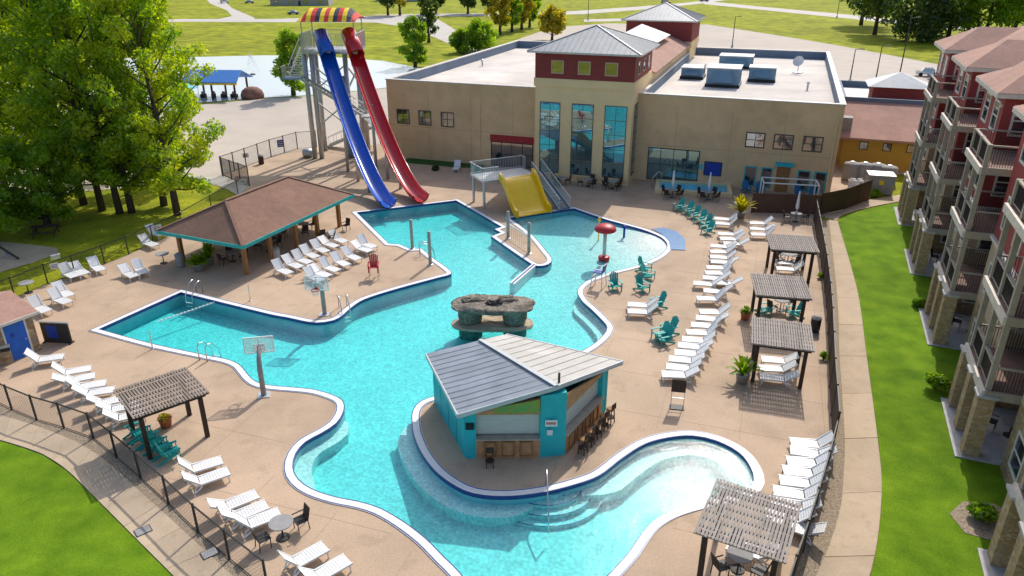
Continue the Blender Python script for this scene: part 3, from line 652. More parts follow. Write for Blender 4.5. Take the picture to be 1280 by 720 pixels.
def guard(par, pts, hgt, nm='guard_rail', sp=.14):
    mb = MB()
    for i in range(len(pts)-1):
        a, b = Vector(pts[i]), Vector(pts[i+1])
        mb.bar(a+Vector((0,0,hgt)), b+Vector((0,0,hgt)), .06, .06); mb.bar(a+Vector((0,0,.12)), b+Vector((0,0,.12)), .04, .04)
        n = max(1, int((b-a).length/sp))
        for k in range(n+1):
            p = a.lerp(b, k/n); mb.bar(p, p+Vector((0,0,hgt)), .025, .025)
    return mb.build(nm, M['metal'], par)
guard(t, [(fx0,fy1,fz),(fx0,fy0,fz)], 1.7); guard(t, [(fx0,fy1,fz),(fx1,fy1,fz),(fx1,fy0,fz)], 1.7)
guard(t, [(fx0,fy0,fz),(.15,fy0,fz)], 1.7); guard(t, [(1.6,fy0,fz),(2.95,fy0,fz)], 1.7)
for x, y in ((fx0+.2,fy0+.2),(fx1-.2,fy0+.2),(fx0+.2,fy1-.2),(fx1-.2,fy1-.2)):
    MB().tube([(x,y,fz),(x,y,14.2)], .06, 8).build('canopy_post', M['metal'], t)
cano = MB().bar((fx0,fy0,14.2),(fx1,fy0,14.2),.08,.08).bar((fx0,fy1,14.2),(fx1,fy1,14.2),.08,.08).build('canopy_frame', M['metal'], t)
seq = ['canyel','canred','canyel','canred','canblk','canyel','canred','canyel','canblk','canred','canyel','canblk','canred']
xa, xb = fx0-.1, fx1+.1
for i, m_ in enumerate(seq):
    a, b = xa+(xb-xa)*i/len(seq), xa+(xb-xa)*(i+1)/len(seq)
    prof = []
    for k in range(9):
        u = k/8; prof.append((fy0-.3+(fy1-fy0+.6)*u, 14.1+1.15*math.sin(math.pi*u)**.8))
    def ez(x, z): q = min(1, min(x-xa, xb-x)/1.2+.25); return 14.1+(z-14.1)*q
    vs = [(a, y_, ez(a, z)) for y_, z in prof]+[(b, y_, ez(b, z)) for y_, z in prof]
    vs += [(x, y_, z-.04) for x, y_, z in vs]
    n9 = 9; fs = []
    for k in range(8): fs += [(k,k+1,k+1+n9,k+n9),(k+2*n9,k+3*n9,k+1+3*n9,k+1+2*n9)]
    fs += [(0,n9,3*n9,2*n9),(n9-1,3*n9-1,4*n9-1,2*n9-1)]
    MB().add(vs, fs).build('canopy_stripe', M[m_], cano)
# stair flights zig-zag on the left, with a landing
def flight(a, b, n=12):
    a, b = Vector(a), Vector(b); mb = MB()
    d = (b-a); s = Vector((d.y,-d.x,0)).normalized()*.6
    for q in (-1, 1): mb.bar(a+s*q, b+s*q, .06, .28)
    st = mb.build('stair_stringer', M['metal'], t); tr = MB()
    for k in range(n):
        p = a.lerp(b, (k+.5)/n); tr.bar(p-s, p+s, .28, .04)
    tr.build('stair_treads', M['metal'], st)
    for q in (-1, 1):
        hb = MB().bar(a+s*q+Vector((0,0,1)), b+s*q+Vector((0,0,1)), .05, .05)
        for k in range(7): p = a.lerp(b, k/6)+s*q; hb.bar(p, p+Vector((0,0,1)), .03, .03)
        hb.build('handrail', M['metal'], st)
MB().box(-3.2,-1.3,-2.9,-1.2,8.6,8.75).build('landing', mat('landing_blue', (.22,.36,.52), .5), t)
guard(t, [(-1.3,-2.9,8.75),(-3.2,-2.9,8.75),(-3.2,-1.2,8.75)], 1.1)
flight((-2.4,-1.0,8.7),(-2.0,3.0,11.1)); flight((-1.3,-2.0,8.6),(4.6,-2.2,5.0),18); flight((4.8,-2.0,4.9),(5.2,3.6,2.6),14); flight((4.6,3.9,2.5),(-1.0,4.2,.1),16)
MB().box(4.4,6.0,-2.8,-1.4,4.7,4.85).build('lower_landing', M['metal'], t); MB().box(4.2,6.0,3.2,4.6,2.35,2.5).build('lower_landing', M['metal'], t)
MB().tube([(-2.6,-.4,.45),(-1.6,-.4,.45)], .45, 14).build('pump', M['metal'], t, True)
MB().tube([(2.6,-.4,0),(2.6,-.4,8.6)], .38, 14).build('water_pipe', M['hvac'], t, True)

def slide(name, label, m, p0, p1, z0, e=1.5, rad=.7):
    t = T(name, label, 'water slide', (p1[0], p1[1], 0)); n = 40; mb = MB(); ring_n = 11
    L0 = Vector((p0[0]-p1[0], p0[1]-p1[1])); W = L0.length; dr = -L0.normalized(); sd_ = Vector((dr.y, -dr.x))
    def prof(s): return .12+(z0-.12)*max(0, 1-s*1.08)**e+ .25*max(0, math.sin(math.pi*min(1, s/.32)))*0
    def channel(r, th):
        vs = []
        for i in range(n+1):
            s = i/n; c = Vector((L0.x*(1-s), L0.y*(1-s))); z = prof(s)
            for rr in (r, r-th):
                for k in range(ring_n):
                    a = math.pi*(k/(ring_n-1)); fl = 1.05
                    q = c+sd_*(math.cos(a)*rr*fl); vs.append((q.x, q.y, z+r-math.sin(a)*rr*1.0+.05))
        fs = []; m2 = ring_n*2
        for i in range(n):
            for k in range(ring_n-1):
                a = i*m2+k; fs += [(a,a+1,a+1+m2,a+m2)]; b = a+ring_n; fs += [(b,b+m2,b+1+m2,b+1)]
            for k in (0, ring_n-1):
                a = i*m2+k; fs.append((a,a+m2,a+m2+ring_n,a+ring_n))
        return vs, fs
    mb.add(*channel(rad, .07)); mb.build('flume', m, t, True)
    for q in (-1, 1):                                  # rolled rim
        path = []
        for i in range(n+1):
            s = i/n; c = Vector((L0.x*(1-s), L0.y*(1-s)))+sd_*q*rad*1.05; path.append((c.x, c.y, prof(s)+rad+.05))
        MB().tube(path, .055, 6).build('rim', m, t, True)
    def loop(s, w_, nm):                               # start hood: a closed tube ring
        c = Vector((L0.x*(1-s), L0.y*(1-s))); z = prof(s)+rad+.05; pts = []
        vs = []; fs = []; K = 18; d3 = Vector((dr.x, dr.y, -.75)).normalized(); up = Vector((sd_.x, sd_.y, 0)).cross(d3).normalized()
        if up.z < 0: up = -up
        for j, o_ in enumerate((-w_/2, w_/2)):
            for rr in (rad+.1, rad-.02):
                for k in range(K):
                    a = 2*math.pi*k/K; q = Vector((c.x, c.y, z))+d3*o_+Vector((sd_.x, sd_.y, 0))*math.cos(a)*rr+up*math.sin(a)*rr; vs.append(tuple(q))
        for k in range(K):
            k2 = (k+1) % K; A, Bq, C, D = 0, K, 2*K, 3*K
            fs += [(A+k,A+k2,C+k2,C+k),(Bq+k,D+k,D+k2,Bq+k2),(A+k,Bq+k,Bq+k2,A+k2),(C+k,C+k2,D+k2,D+k)]
        MB().add(vs, fs).build(nm, m, t, True)
    loop(.03, 3.2, 'entry_tube')
    for s in (.3, .5, .7):
        c = Vector((L0.x*(1-s), L0.y*(1-s))); z = prof(s)
        if z > .5: MB().tube([(c.x,c.y,-.05),(c.x,c.y,z+.06)], .16, 10).build('support_post', M['metal'], t, True)
    for s in (.12,.26,.4,.54,.68,.82):                 # section flanges
        c = Vector((L0.x*(1-s), L0.y*(1-s))); z = prof(s); pts = []
        for k in range(11):
            a = math.pi*k/10; q = c+sd_*math.cos(a)*(rad*1.05+.03); pts.append((q.x, q.y, z+rad-math.sin(a)*(rad+.03)+.05))
        MB().tube(pts, .04, 5).build('flange', m, t)
    return t
slide('water_slide', 'blue body slide running straight down from the tall tower', M['blueslide'], (-19.35,79.7), g(486,263), 11.6)
slide('water_slide', 'red body slide running straight down from the tall tower', M['redslide'], (-16.5,79.9), g(527,256), 11.7)

# ------------------------------------------------------------------ wide yellow slide with its own platform
e0 = Vector(g(668,269)); ys_ = T('family_slide', 'wide yellow family slide with a raised railed platform and stairs', 'water slide', (e0.x, e0.y, 0), 0)
top = Vector(g(645,221,2.5)); dv = top-e0; ln = dv.length; ux = dv.normalized(); sx = Vector((ux.y, -ux.x)); n = 18
for part, hw, hh in (('slide_bed', 1.6, 0), ('slide_side', 0, 1), ('slide_side', 0, -1)):
    mb = MB(); vs = []
    for i in range(n+1):
        s = i/n; z = .12+2.45*(1-math.cos(math.pi*min(1, s*1.0)))/2 if s < 1 else 2.57
        c = ux*ln*s
        if hh == 0: a, b, z0, z1 = -hw, hw, z-.08, z
        else: a, b, z0, z1 = hh*1.6-.1, hh*1.6+.1, z-.15, z+.5
        for (l, zz) in ((a,z0),(b,z0),(b,z1),(a,z1)):
            q = c+sx*l; vs.append((q.x, q.y, zz))
    fs = [(0,1,2,3),(n*4+3,n*4+2,n*4+1,n*4)]
    for i in range(n):
        for k in range(4): a = i*4+k; b = i*4+(k+1) % 4; fs.append((a,b,b+4,a+4))
    mb.add(vs, fs).build(part, M['yellow'], ys_, False)
pl = Vector((dv.x, dv.y))
def q2(a, l, z): p = pl+ux*a+sx*l; return (p.x, p.y, z)
MB().slab([q2(0,1.9,2.5),q2(2.6,1.9,2.5),q2(2.6,-3.2,2.5),q2(0,-3.2,2.5)], .15).build('platform', M['metal'], ys_)
for a, l in ((.2,-3.0),(.2,1.7),(2.4,-3.0),(2.4,1.7)): p = q2(a,l,0); MB().tube([(p[0],p[1],-.05),(p[0],p[1],2.4)], .12, 10).build('column', M['metal'], ys_)
p = q2(-1.9,0,0); MB().tube([(p[0],p[1],-.05),(p[0],p[1],.85)], .13, 10).build('column', M['metal'], ys_)
guard(ys_, [q2(1.9,1.9,2.5),q2(2.6,1.9,2.5),q2(2.6,-3.2,2.5),q2(0,-3.2,2.5),q2(0,-1.7,2.5)], 1.1, sp=.16)
a_, b_ = Vector(q2(1.0,2.6,2.4)), Vector(q2(-3.4,3.0,.05)); s_ = Vector(((b_-a_).y, -(b_-a_).x, 0)).normalized()*.55
mb = MB(); tr = MB()
for q in (-1, 1): mb.bar(a_+s_*q, b_+s_*q, .06, .25)
for k in range(11): p = a_.lerp(b_, (k+.5)/11); tr.bar(p-s_, p+s_, .26, .04)
st = mb.build('stair', M['hvac'], ys_); tr.build('stair_treads', M['hvac'], st)
for q in (-1, 1): guard(ys_, [tuple(a_+s_*q), tuple(b_+s_*q)], 1.0, 'stair_rail', .16)

# ------------------------------------------------------------------ shade pavilion
f0, f1, l0 = Vector((-18.27,47.23)), Vector((-14.0,57.2)), Vector((-24.0,49.0))
ax = (f1-f0).normalized(); ay = Vector((-ax.y, ax.x))      # ax along the pool front, ay to the left/back
PV = T('shade_pavilion', 'large open shade pavilion with brown hip roof, teal fascia and timber posts', 'pavilion', (f0.x, f0.y, 0), math.degrees(math.atan2(ax.y, ax.x)))
PLn, PD = (f1-f0).length, 5.8
for i, x in enumerate((0, 2.6, 5.4, 8.0, PLn)):
    for y_ in (0, PD):
        MB().box(x-.13, x+.13, y_-.13, y_+.13, -.05, 2.3).build('post', M['honeyw'], PV)
for y_ in (0, PD): MB().box(-.6, PLn+.6, y_-.1, y_+.1, 2.3, 2.55).build('beam', M['honeyw'], PV)
e = .95; z0 = 2.55; z1 = 4.35
X0, X1, Y0, Y1 = -e, PLn+e, -e, PD+e; ym = PD/2
MB().add([(X0,Y0,z0),(X1,Y0,z0),(X1,Y1,z0),(X0,Y1,z0),(X0+3.0,ym,z1),(X1-3.0,ym,z1)], [(0,1,5,4),(1,2,5),(2,3,4,5),(3,0,4)]).slab([(X0,Y0,z0),(X1,Y0,z0),(X1,Y1,z0),(X0,Y1,z0)], .06).build('roof', M['shingle'], PV)
for a, b in (((X0,Y0),(X1,Y0)),((X1,Y0),(X1,Y1)),((X1,Y1),(X0,Y1)),((X0,Y1),(X0,Y0))):
    MB().bar((a[0],a[1],z0-.1),(b[0],b[1],z0-.1),.06,.24).build('fascia', M['tealtrim'], PV)
for c in ((X0,Y0,X0+3,ym),(X1,Y0,X1-3,ym),(X1,Y1,X1-3,ym),(X0,Y1,X0+3,ym)): MB().bar((c[0],c[1],z0+.02),(c[2],c[3],z1+.02),.22,.05).build('hip_cap', M['shingle'], PV)
MB().bar((X0+3,ym,z1+.03),(X1-3,ym,z1+.03),.25,.06).build('ridge_cap', M['shingle'], PV)
def on_pav(x, y): p = f0+ax*x+ay*y; return (p.x, p.y)

# ------------------------------------------------------------------ swim-up bar
A, B1, B2, C, D, E = (-2.03,26.62), (1.22,26.68), (2.28,26.85), (4.52,30.39), (-3.82,31.09), (-.3,33.0)
BAR = T('poolside_bar', 'teal walled poolside bar with a folded grey metal roof and serving counters', 'bar', (0, 29, 0))
def bl(p, z): return (p[0], p[1]-29, z)
def wall(a, b, h0, h1, th, m, name='wall', z0=0., par=None):
    a, b = Vector(a), Vector(b); d = (b-a).normalized(); nn = Vector((-d.y, d.x))*th
    q = [a, b, b+nn, a+nn]; vs = [bl(p, z0) for p in q]+[bl(q[0],h0), bl(q[1],h1), bl(q[2],h1), bl(q[3],h0)]
    return MB().add(vs, [(3,2,1,0),(4,5,6,7),(0,1,5,4),(1,2,6,5),(2,3,7,6),(3,0,4,7)]).build(name, m, par or BAR)
MB().prism([bl(p,0)[:2] for p in [(-1.75,26.95),(2.2,27.2),(4.2,30.4),(-.3,32.7),(-3.55,30.9)]], -.02, .03).build('floor', M['potgrey'], BAR)
for i in range(4):                                     # left wall in panels
    a = Vector(D).lerp(Vector(A), i/4+.008); b = Vector(D).lerp(Vector(A), (i+1)/4-.008); wall(a, b, 2.42, 2.42, .18, M['tealwall'], 'wall_panel')
wall((-.45,32.4), D, 2.35, 2.2, .15, M['tealwall']); wall(C, (-.45,32.4), 2.2, 2.35, .15, M['tealwall'])
wall(A, (-1.55,26.63), 2.45, 2.55, .3, M['tealwall'], 'corner_pier')
wall(B1, (B2[0]+.05,B2[1]+.04), 3.15, 3.2, .6, M['tealwall'], 'corner_pier')
wall((4.25,29.96), (4.55,30.44), 2.36, 2.3, .35, M['tealwall'], 'corner_pier')
def counter(a, b, dep, h0, h1):
    w1 = wall(a, b, 1.02, 1.02, .12, M['barwood'], 'counter_front'); a, b = Vector(a), Vector(b); d = (b-a).normalized(); nn = Vector((-d.y, d.x))
    a2, b2 = a-nn*.12, b-nn*.12
    vs = [bl(a2,1.06), bl(b2,1.06), bl(b+nn*dep,1.06), bl(a+nn*dep,1.06)]
    MB().slab(vs, .07).build('counter_top', M['hotelwood'], BAR)
    L = (b-a).length; k = .35
    while k < L-.2:                                   # framed panels on the counter front
        p = a+d*k-nn*.03; q = a+d*(k+.5)-nn*.03
        mb = MB()
        for z in (.12,.85): mb.bar(bl(p,z), bl(q,z), .05, .06)
        for r_ in (p, q): mb.bar(bl(r_,.1), bl(r_,.88), .05, .06)
        mb.build('counter_panel', M['honeyw'], w1); k += .78
    # roll-down shutter half open behind the counter
    wall(a+nn*.25, b+nn*.25, 2.3, 2.3, .05, M.setdefault('shutter', mat('shutter', (.55,.55,.5), .6, .1, 2, stretch=(1,1,12))), 'shutter', 1.1)
    wall(a+nn*.05, b+nn*.05, h0, h1, .1, M['barwood'], 'lintel', 2.2)
counter((-1.55,26.63), B1, .5, 2.45, 3.0); counter((B2[0]+.05,B2[1]+.04), (4.25,29.96), .5, 3.05, 2.3)
# inside: back bar and painted band
wall((-2.6,30.2), (1.0,30.7), 2.3, 2.3, .3, M['hotelwood'], 'back_bar'); wall((-.75,26.58),(1.18,26.62), 2.62, 3.02, .02, mat('banner', (.72,.62,.05), .7, .5, 2.5, c2=(.05,.35,.12)), 'painted_banner', 2.35)
rA, rB, rD, rR, rE, rC = (-2.28,26.25,2.5), (1.86,26.75,3.58), (-4.2,31.7,2.38), (-1.55,31.95,3.0), (-.28,33.55,2.5), (5.25,30.75,2.5)
def rb(p): return (p[0], p[1]-29, p[2])
MB().slab([rb(rA),rb(rB),rb(rR),rb(rD)], .16).build('roof_panel', M['roofdark'], BAR)
MB().slab([rb(rB),rb(rC),rb(rE),rb(rR)], .16).build('roof_panel', M['rooftan'], BAR)
sm = MB()
for k in range(1, 13):
    u = k/13; a = Vector(rb(rA)).lerp(Vector(rb(rD)), u); b = Vector(rb(rB)).lerp(Vector(rb(rR)), u); sm.bar(a+Vector((0,0,.02)), b+Vector((0,0,.003)), .03, .01)
sm.build('roof_seams', M['roofdark'], BAR); sm = MB()
for k in range(1, 11):
    u = k/11; a = Vector(rb(rC)).lerp(Vector(rb(rE)), u); b = Vector(rb(rB)).lerp(Vector(rb(rR)), u); sm.bar(a+Vector((0,0,.02)), b+Vector((0,0,.003)), .03, .01)
sm.build('roof_seams', M['rooftan'], BAR)
for a, b in ((rA,rB),(rB,rC),(rA,rD),(rC,rE)): 
    a, b = Vector(rb(a)), Vector(rb(b)); MB().bar(a+Vector((0,0,-.07)), b+Vector((0,0,-.07)), .06, .2).build('edge_trim', M['roofpale'], BAR)
MB().bar(Vector(rb(rB))+Vector((0,0,.05)), Vector(rb(rR))+Vector((0,0,.05)), .2, .04).build('ridge_cap', M['roofpale'], BAR)
MB().tube([(2.0,-1.75,3.3),(2.0,-1.75,3.95)], .05, 8).build('vent_pipe', M['dark'], BAR)
MB().box(-1.98, -1.62, -2.47, -2.4, 1.55, 1.85).build('wall_speaker', M['black'], BAR)
for x, z, sx_, sz_, c_ in ((1.42,1.65,.52,.32,'canred'),(1.5,1.2,.25,.26,'whitepaint')):
    s1 = MB().box(x, x+sx_, -2.36, -2.335, z, z+sz_).build('notice', M['whitepaint'], BAR)
    if c_ == 'canred':
        for k in range(5): MB().box(x+.05+k*.085, x+.11+k*.085, -2.367, -2.361, z+.1, z+.22).build('red_letter', M['canred'], s1)
# bar stools
st0 = T('bar_stool', '', 'bar stool')
MB().lathe([(.19,.72),(.2,.76),(.17,.79)], 14).build('seat', M['honeyw'], st0)
for a in range(4): x, y_ = .17*math.cos(a*math.pi/2+.78), .17*math.sin(a*math.pi/2+.78); MB().bar((x*1.25,y_*1.25,0),(x,y_,.73),.04,.04).build('leg', M['darkw'], st0)
MB().lathe([(.2,.28),(.21,.3),(.2,.32)], 12).build('footrest', M['darkw'], st0)
MB().bar((-.17,.17,.95),(.17,.17,.95),.03,.28).bar((-.16,.17,.75),(-.16,.17,.95),.03,.03).bar((.16,.17,.75),(.16,.17,.95),.03,.03).build('backrest', M['darkw'], st0)
sp = []; us = [False]
for k in range(1):
    p = Vector((-1.0,26.63)).lerp(Vector(B1), .02+k*.3); sp.append((p.x, p.y-.55, 180+random.uniform(-15,15), 'dark wooden bar stool at the wall side counter of the bar', 'stools along the pool side counter', .003))
for k in range(5):
    p = Vector((2.4,27)).lerp(Vector((4.25,29.96)), .12+k*.2); sp.append((p.x+.5, p.y-.35, 238+random.uniform(-15,15), 'dark wooden bar stool at the deck side counter of the bar', 'stools along the deck side counter', .003))
place(st0, sp, us)

# ------------------------------------------------------------------ rock arch in the pool
RX, RY = g(616,405)
RK = T('rock_arch', 'table shaped artificial rock arch standing on a pad in the pool', 'rock fountain', (RX, RY, 0))
def blob(rx, ry, z0, z1, amp, n=40, rings=10, bulge=.0, seed=0, wob=None):
    rr = random.Random(seed); ph = [(rr.uniform(0,6.3), rr.randint(2,6), rr.uniform(.4,1)) for _ in range(5)]
    mb = MB(); vs = []; fs = []
    prof = [(.05,z0)]+[((.88+.12*math.sin(math.pi*k/rings))+bulge*math.sin(math.pi*k/rings), z0+(z1-z0)*k/rings) for k in range(rings+1)]+[(.8,z1+.03),(.55,z1+.05),(.25,z1+.02),(.02,z1)]
    for i, (r, z) in enumerate(prof):
        for k in range(n):
            a = 2*math.pi*k/n; w_ = 1+amp*sum(q[2]*math.sin(q[1]*a+q[0]+i*.5) for q in ph)/3
            if wob: w_ *= wob(a)
            vs.append((rx*r*w_*math.cos(a), ry*r*w_*math.sin(a), z+(.05*math.sin(3*a+i)+rr.uniform(-.035,.035))*(1 if i > 3 else .2)))
    for i in range(len(prof)-1):
        for k in range(n): a = i*n+k; b = i*n+(k+1) % n; fs.append((a,b,b+n,a+n))
    return mb.add(vs, fs)
wob = lambda a: 1-.16*abs(math.sin(a))**3
blob(2.45, 1.35, -.12, .12, .03, seed=2, bulge=.0, wob=lambda a: 1-.3*abs(math.sin(a))**4).build('base_pad', M['rockpad'], RK, True)
for x in (-1.35, 1.3): blob(.7, .6, -1.2, -.1, .05, seed=6, n=20).build('submerged_footing', M['rock'], RK, True, loc=(x, .2, 0))
for x, s_ in ((-1.35, 3), (1.3, 5)): blob(.72, .62, .1, 1.15, .06, seed=s_, n=24).build('rock_leg', M['rock'], RK, True, loc=(x, -.05*x, 0))
sl_ = blob(2.55, 1.5, 1.1, 1.42, .1, seed=9, n=64, rings=6, wob=wob).build('rock_slab', M['rock'], RK, True)
blob(.55, .22, -.05, .06, .25, seed=12, n=16, rings=3).build('basin_hollow', mat('wet_rock', (.07,.055,.045), .5), sl_, loc=(.15,-.2,1.48))
blob(.6, .45, -.1, .09, .25, seed=14, n=16, rings=3).build('rock_knob', M['rock'], sl_, True, loc=(.9,.3,1.47)); blob(.7, .3, -.1, .07, .25, seed=15, n=16, rings=3).build('rock_knob', M['rock'], sl_, True, loc=(-1.2,.2,1.47))
# ------------------------------------------------------------------ red mushroom fountain and small features
x, y_ = g(755,321); t = T('mushroom_fountain', 'red mushroom shower on a pale pole in the shallow pool', 'fountain', (x, y_, -.5))
MB().tube([(0,0,0),(0,0,2.75)], .13, 12).build('pole', mat('pale_green', (.5,.58,.5), .5), t, True); MB().lathe([(.42,.3),(.42,.52),(.3,.56),(.12,.58)], 16).build('foot', M['red'], t, True)
MB().lathe([(.12,2.5),(.75,2.52),(.8,2.6),(.72,2.78),(.5,2.93),(.25,3.0),(.02,3.02)], 24).build('cap', M['red'], t, True)
x, y_ = g(780,294); t = T('spray_post', 'short blue spray post at the edge of the shallow pool', 'fountain', (x, y_, -.3)); MB().tube([(0,0,0),(0,0,1.0)], .09, 10).build('post', M['bluewall'], t, True); MB().tube([(-.22,0,1.0),(.22,0,1.0)], .11, 10).build('nozzle', M['bluewall'], t, True)
x, y_ = g(748,297); t = T('spray_post', 'thin yellow spray post behind the red mushroom shower', 'fountain', (x, y_, -.3)); MB().tube([(0,0,0),(0,0,1.7)], .05, 8).build('post', M['yellow'], t); MB().lathe([(.1,1.65),(.14,1.8),(.05,1.95)], 10).build('nozzle', M['yellow'], t)
# lily-pad crossing posts
for px, h, lb in (((515.5,311),2.3,'pale green pole on the peninsula beside the pool steps'),((538,331),2.5,'pale green pole at the peninsula tip near the ladder'),((635,298),2.2,'pale green pole on the divider nearest the yellow slide'),((661,317),2.4,'pale green pole on the divider near its rounded tip')):
    x, y_ = g(*px); t = T('net_post', lb, 'post', (x, y_, 0), group='poles beside the rope crossing')
    MB().tube([(0,0,-.05),(0,0,h)], .12, 12).build('pole', M.setdefault('palegreen', mat('weathered_green', (.33,.38,.33), .7, .2, 3)), t, True); MB().lathe([(.22,0),(.22,.05),(.14,.07)], 12).build('base_plate', M['metal'], t)
p, q = g(637,300), g(660,315)
t = T('mesh_panel', 'low clear mesh guard between the two divider poles', 'guard', (p[0], p[1], 0)); guard(t, [(0,0,.05),(q[0]-p[0],q[1]-p[1],.05)], 1.2, sp=.3)
# ------------------------------------------------------------------ basketball hoops
def hoop(px, rz, lb):
    x, y_ = g(*px); t = T('basketball_hoop', lb, 'basketball hoop', (x, y_, 0), rz)
    MB().tube([(0,0,-.05),(0,0,1.55),(0,.15,1.95),(0,.75,2.35)], [.13,.13,.12,.09], 10).build('pole', M['potgrey'], t, True)
    MB().box(-.3,.3,-.3,.3,0,.04).build('base_plate', M['metal'], t)
    bd = MB().box(-.68,.68,.80,.83,2.0,2.85).build('backboard', M.setdefault('acrylic', acrylic()), t)
    fr = MB()
    for a, b in (((-.7,2.0),(.7,2.0)),((.7,2.0),(.7,2.85)),((.7,2.85),(-.7,2.85)),((-.7,2.85),(-.7,2.0)),((-.25,2.1),(.25,2.1)),((.25,2.1),(.25,2.45)),((.25,2.45),(-.25,2.45)),((-.25,2.45),(-.25,2.1)),((0,2.0),(0,2.85))):
        fr.bar((a[0],.80,a[1]),(b[0],.80,b[1]),.05,.05)
    fr.build('board_frame', M['white'], bd)
    ri = MB().tube([(.23*math.cos(a), 1.1+.23*math.sin(a), 2.12) for a in [2*math.pi*k/16 for k in range(17)]], .025, 6).bar((0,.82,2.12),(0,.9,2.12),.2,.1).build('rim', M['canred'], t)
    nt_ = MB()
    for k in range(12): a = 2*math.pi*k/12; nt_.bar((.23*math.cos(a),1.1+.23*math.sin(a),2.11),(.13*math.cos(a+.4),1.1+.13*math.sin(a+.4),1.75),.012,.012)
    nt_.build('net', M['white'], ri)
def acrylic():
    m, N, Lk, b = new_mat('clear_board'); N.remove(b); tr = N.new('ShaderNodeBsdfTransparent'); gl = N.new('ShaderNodeBsdfGlossy'); d = N.new('ShaderNodeBsdfDiffuse'); d.inputs[0].default_value = (.7,.72,.72,1)
    gl.inputs['Roughness'].default_value = .05; a = N.new('ShaderNodeMixShader'); a.inputs[0].default_value = .25; c2 = N.new('ShaderNodeMixShader'); c2.inputs[0].default_value = .08
    Lk.new(tr.outputs[0], a.inputs[1]); Lk.new(d.outputs[0], a.inputs[2]); Lk.new(a.outputs[0], c2.inputs[1]); Lk.new(gl.outputs[0], c2.inputs[2]); Lk.new(c2.outputs[0], N['Material Output'].inputs[0]); return m
hoop((330,494), 12, 'grey basketball hoop on the pool edge near the timber pergola with teal chairs')
hoop((406,393), 175, 'grey basketball hoop on the pool edge below the rows of loungers')
# ------------------------------------------------------------------ pergolas
def pergola(c, rz, lb, wood, slatm, w=3.1, d=3.15, h=2.35, rise=0):
    t = T('pergola', lb, 'pergola', (c[0], c[1], 0), rz, 'slatted pergolas on the pool deck')
    for x in (-w/2+.35, w/2-.35):
        for y_ in (-d/2+.35, d/2-.35): MB().box(x-.09, x+.09, y_-.09, y_+.09, -.03, h-.28).build('post', M['darkw'], t)
    for y_ in (-d/2+.35, d/2-.35): MB().box(-w/2+.1, w/2-.1, y_-.045, y_+.045, h-.28, h-.08).build('beam', M['darkw'], t)
    rm = MB().box(-w/2,w/2,-.035,.035,-.09,0.).mesh('rafter', M[wood]); sm_ = MB().box(-.043,.043,-d/2,d/2,0,.03).mesh('slat', M[slatm])
    for k in range(8): link('rafter', rm, t, (0, -d/2+.12+(d-.24)*k/7, h))
    ns = 25
    for k in range(ns): link('slat', sm_, t, (-w/2+.05+(w-.1)*k/(ns-1), random.uniform(-.02,.02), h+.002+random.uniform(0,.006)), (random.uniform(-.004,.004), 0, random.uniform(-.006,.006)))
    return t
pergola((-15.6,28.3), 41, 'dark brown slatted pergola shading teal chairs by the wire fence', 'darkw', 'brownw', 3.2, 3.0)
pergola((18.93,47.15), -11.5, 'grey slatted pergola over a dining table nearest the enclosed yard', 'greyw', 'greyw')
pergola((15.77,39.95), -11.5, 'grey slatted pergola over two facing teal chairs, middle of the row of three', 'greyw', 'greyw', 3.1, 3.3)
pergola((13.85,33.9), -16.5, 'grey slatted pergola over three white loungers beside a potted palm', 'greyw', 'greyw', 3.0, 3.15)
pergola((8.15,20.15), -28, 'grey slatted pergola over a round table at the rounded end of the pool', 'greyw', 'greyw', 3.0, 3.2)

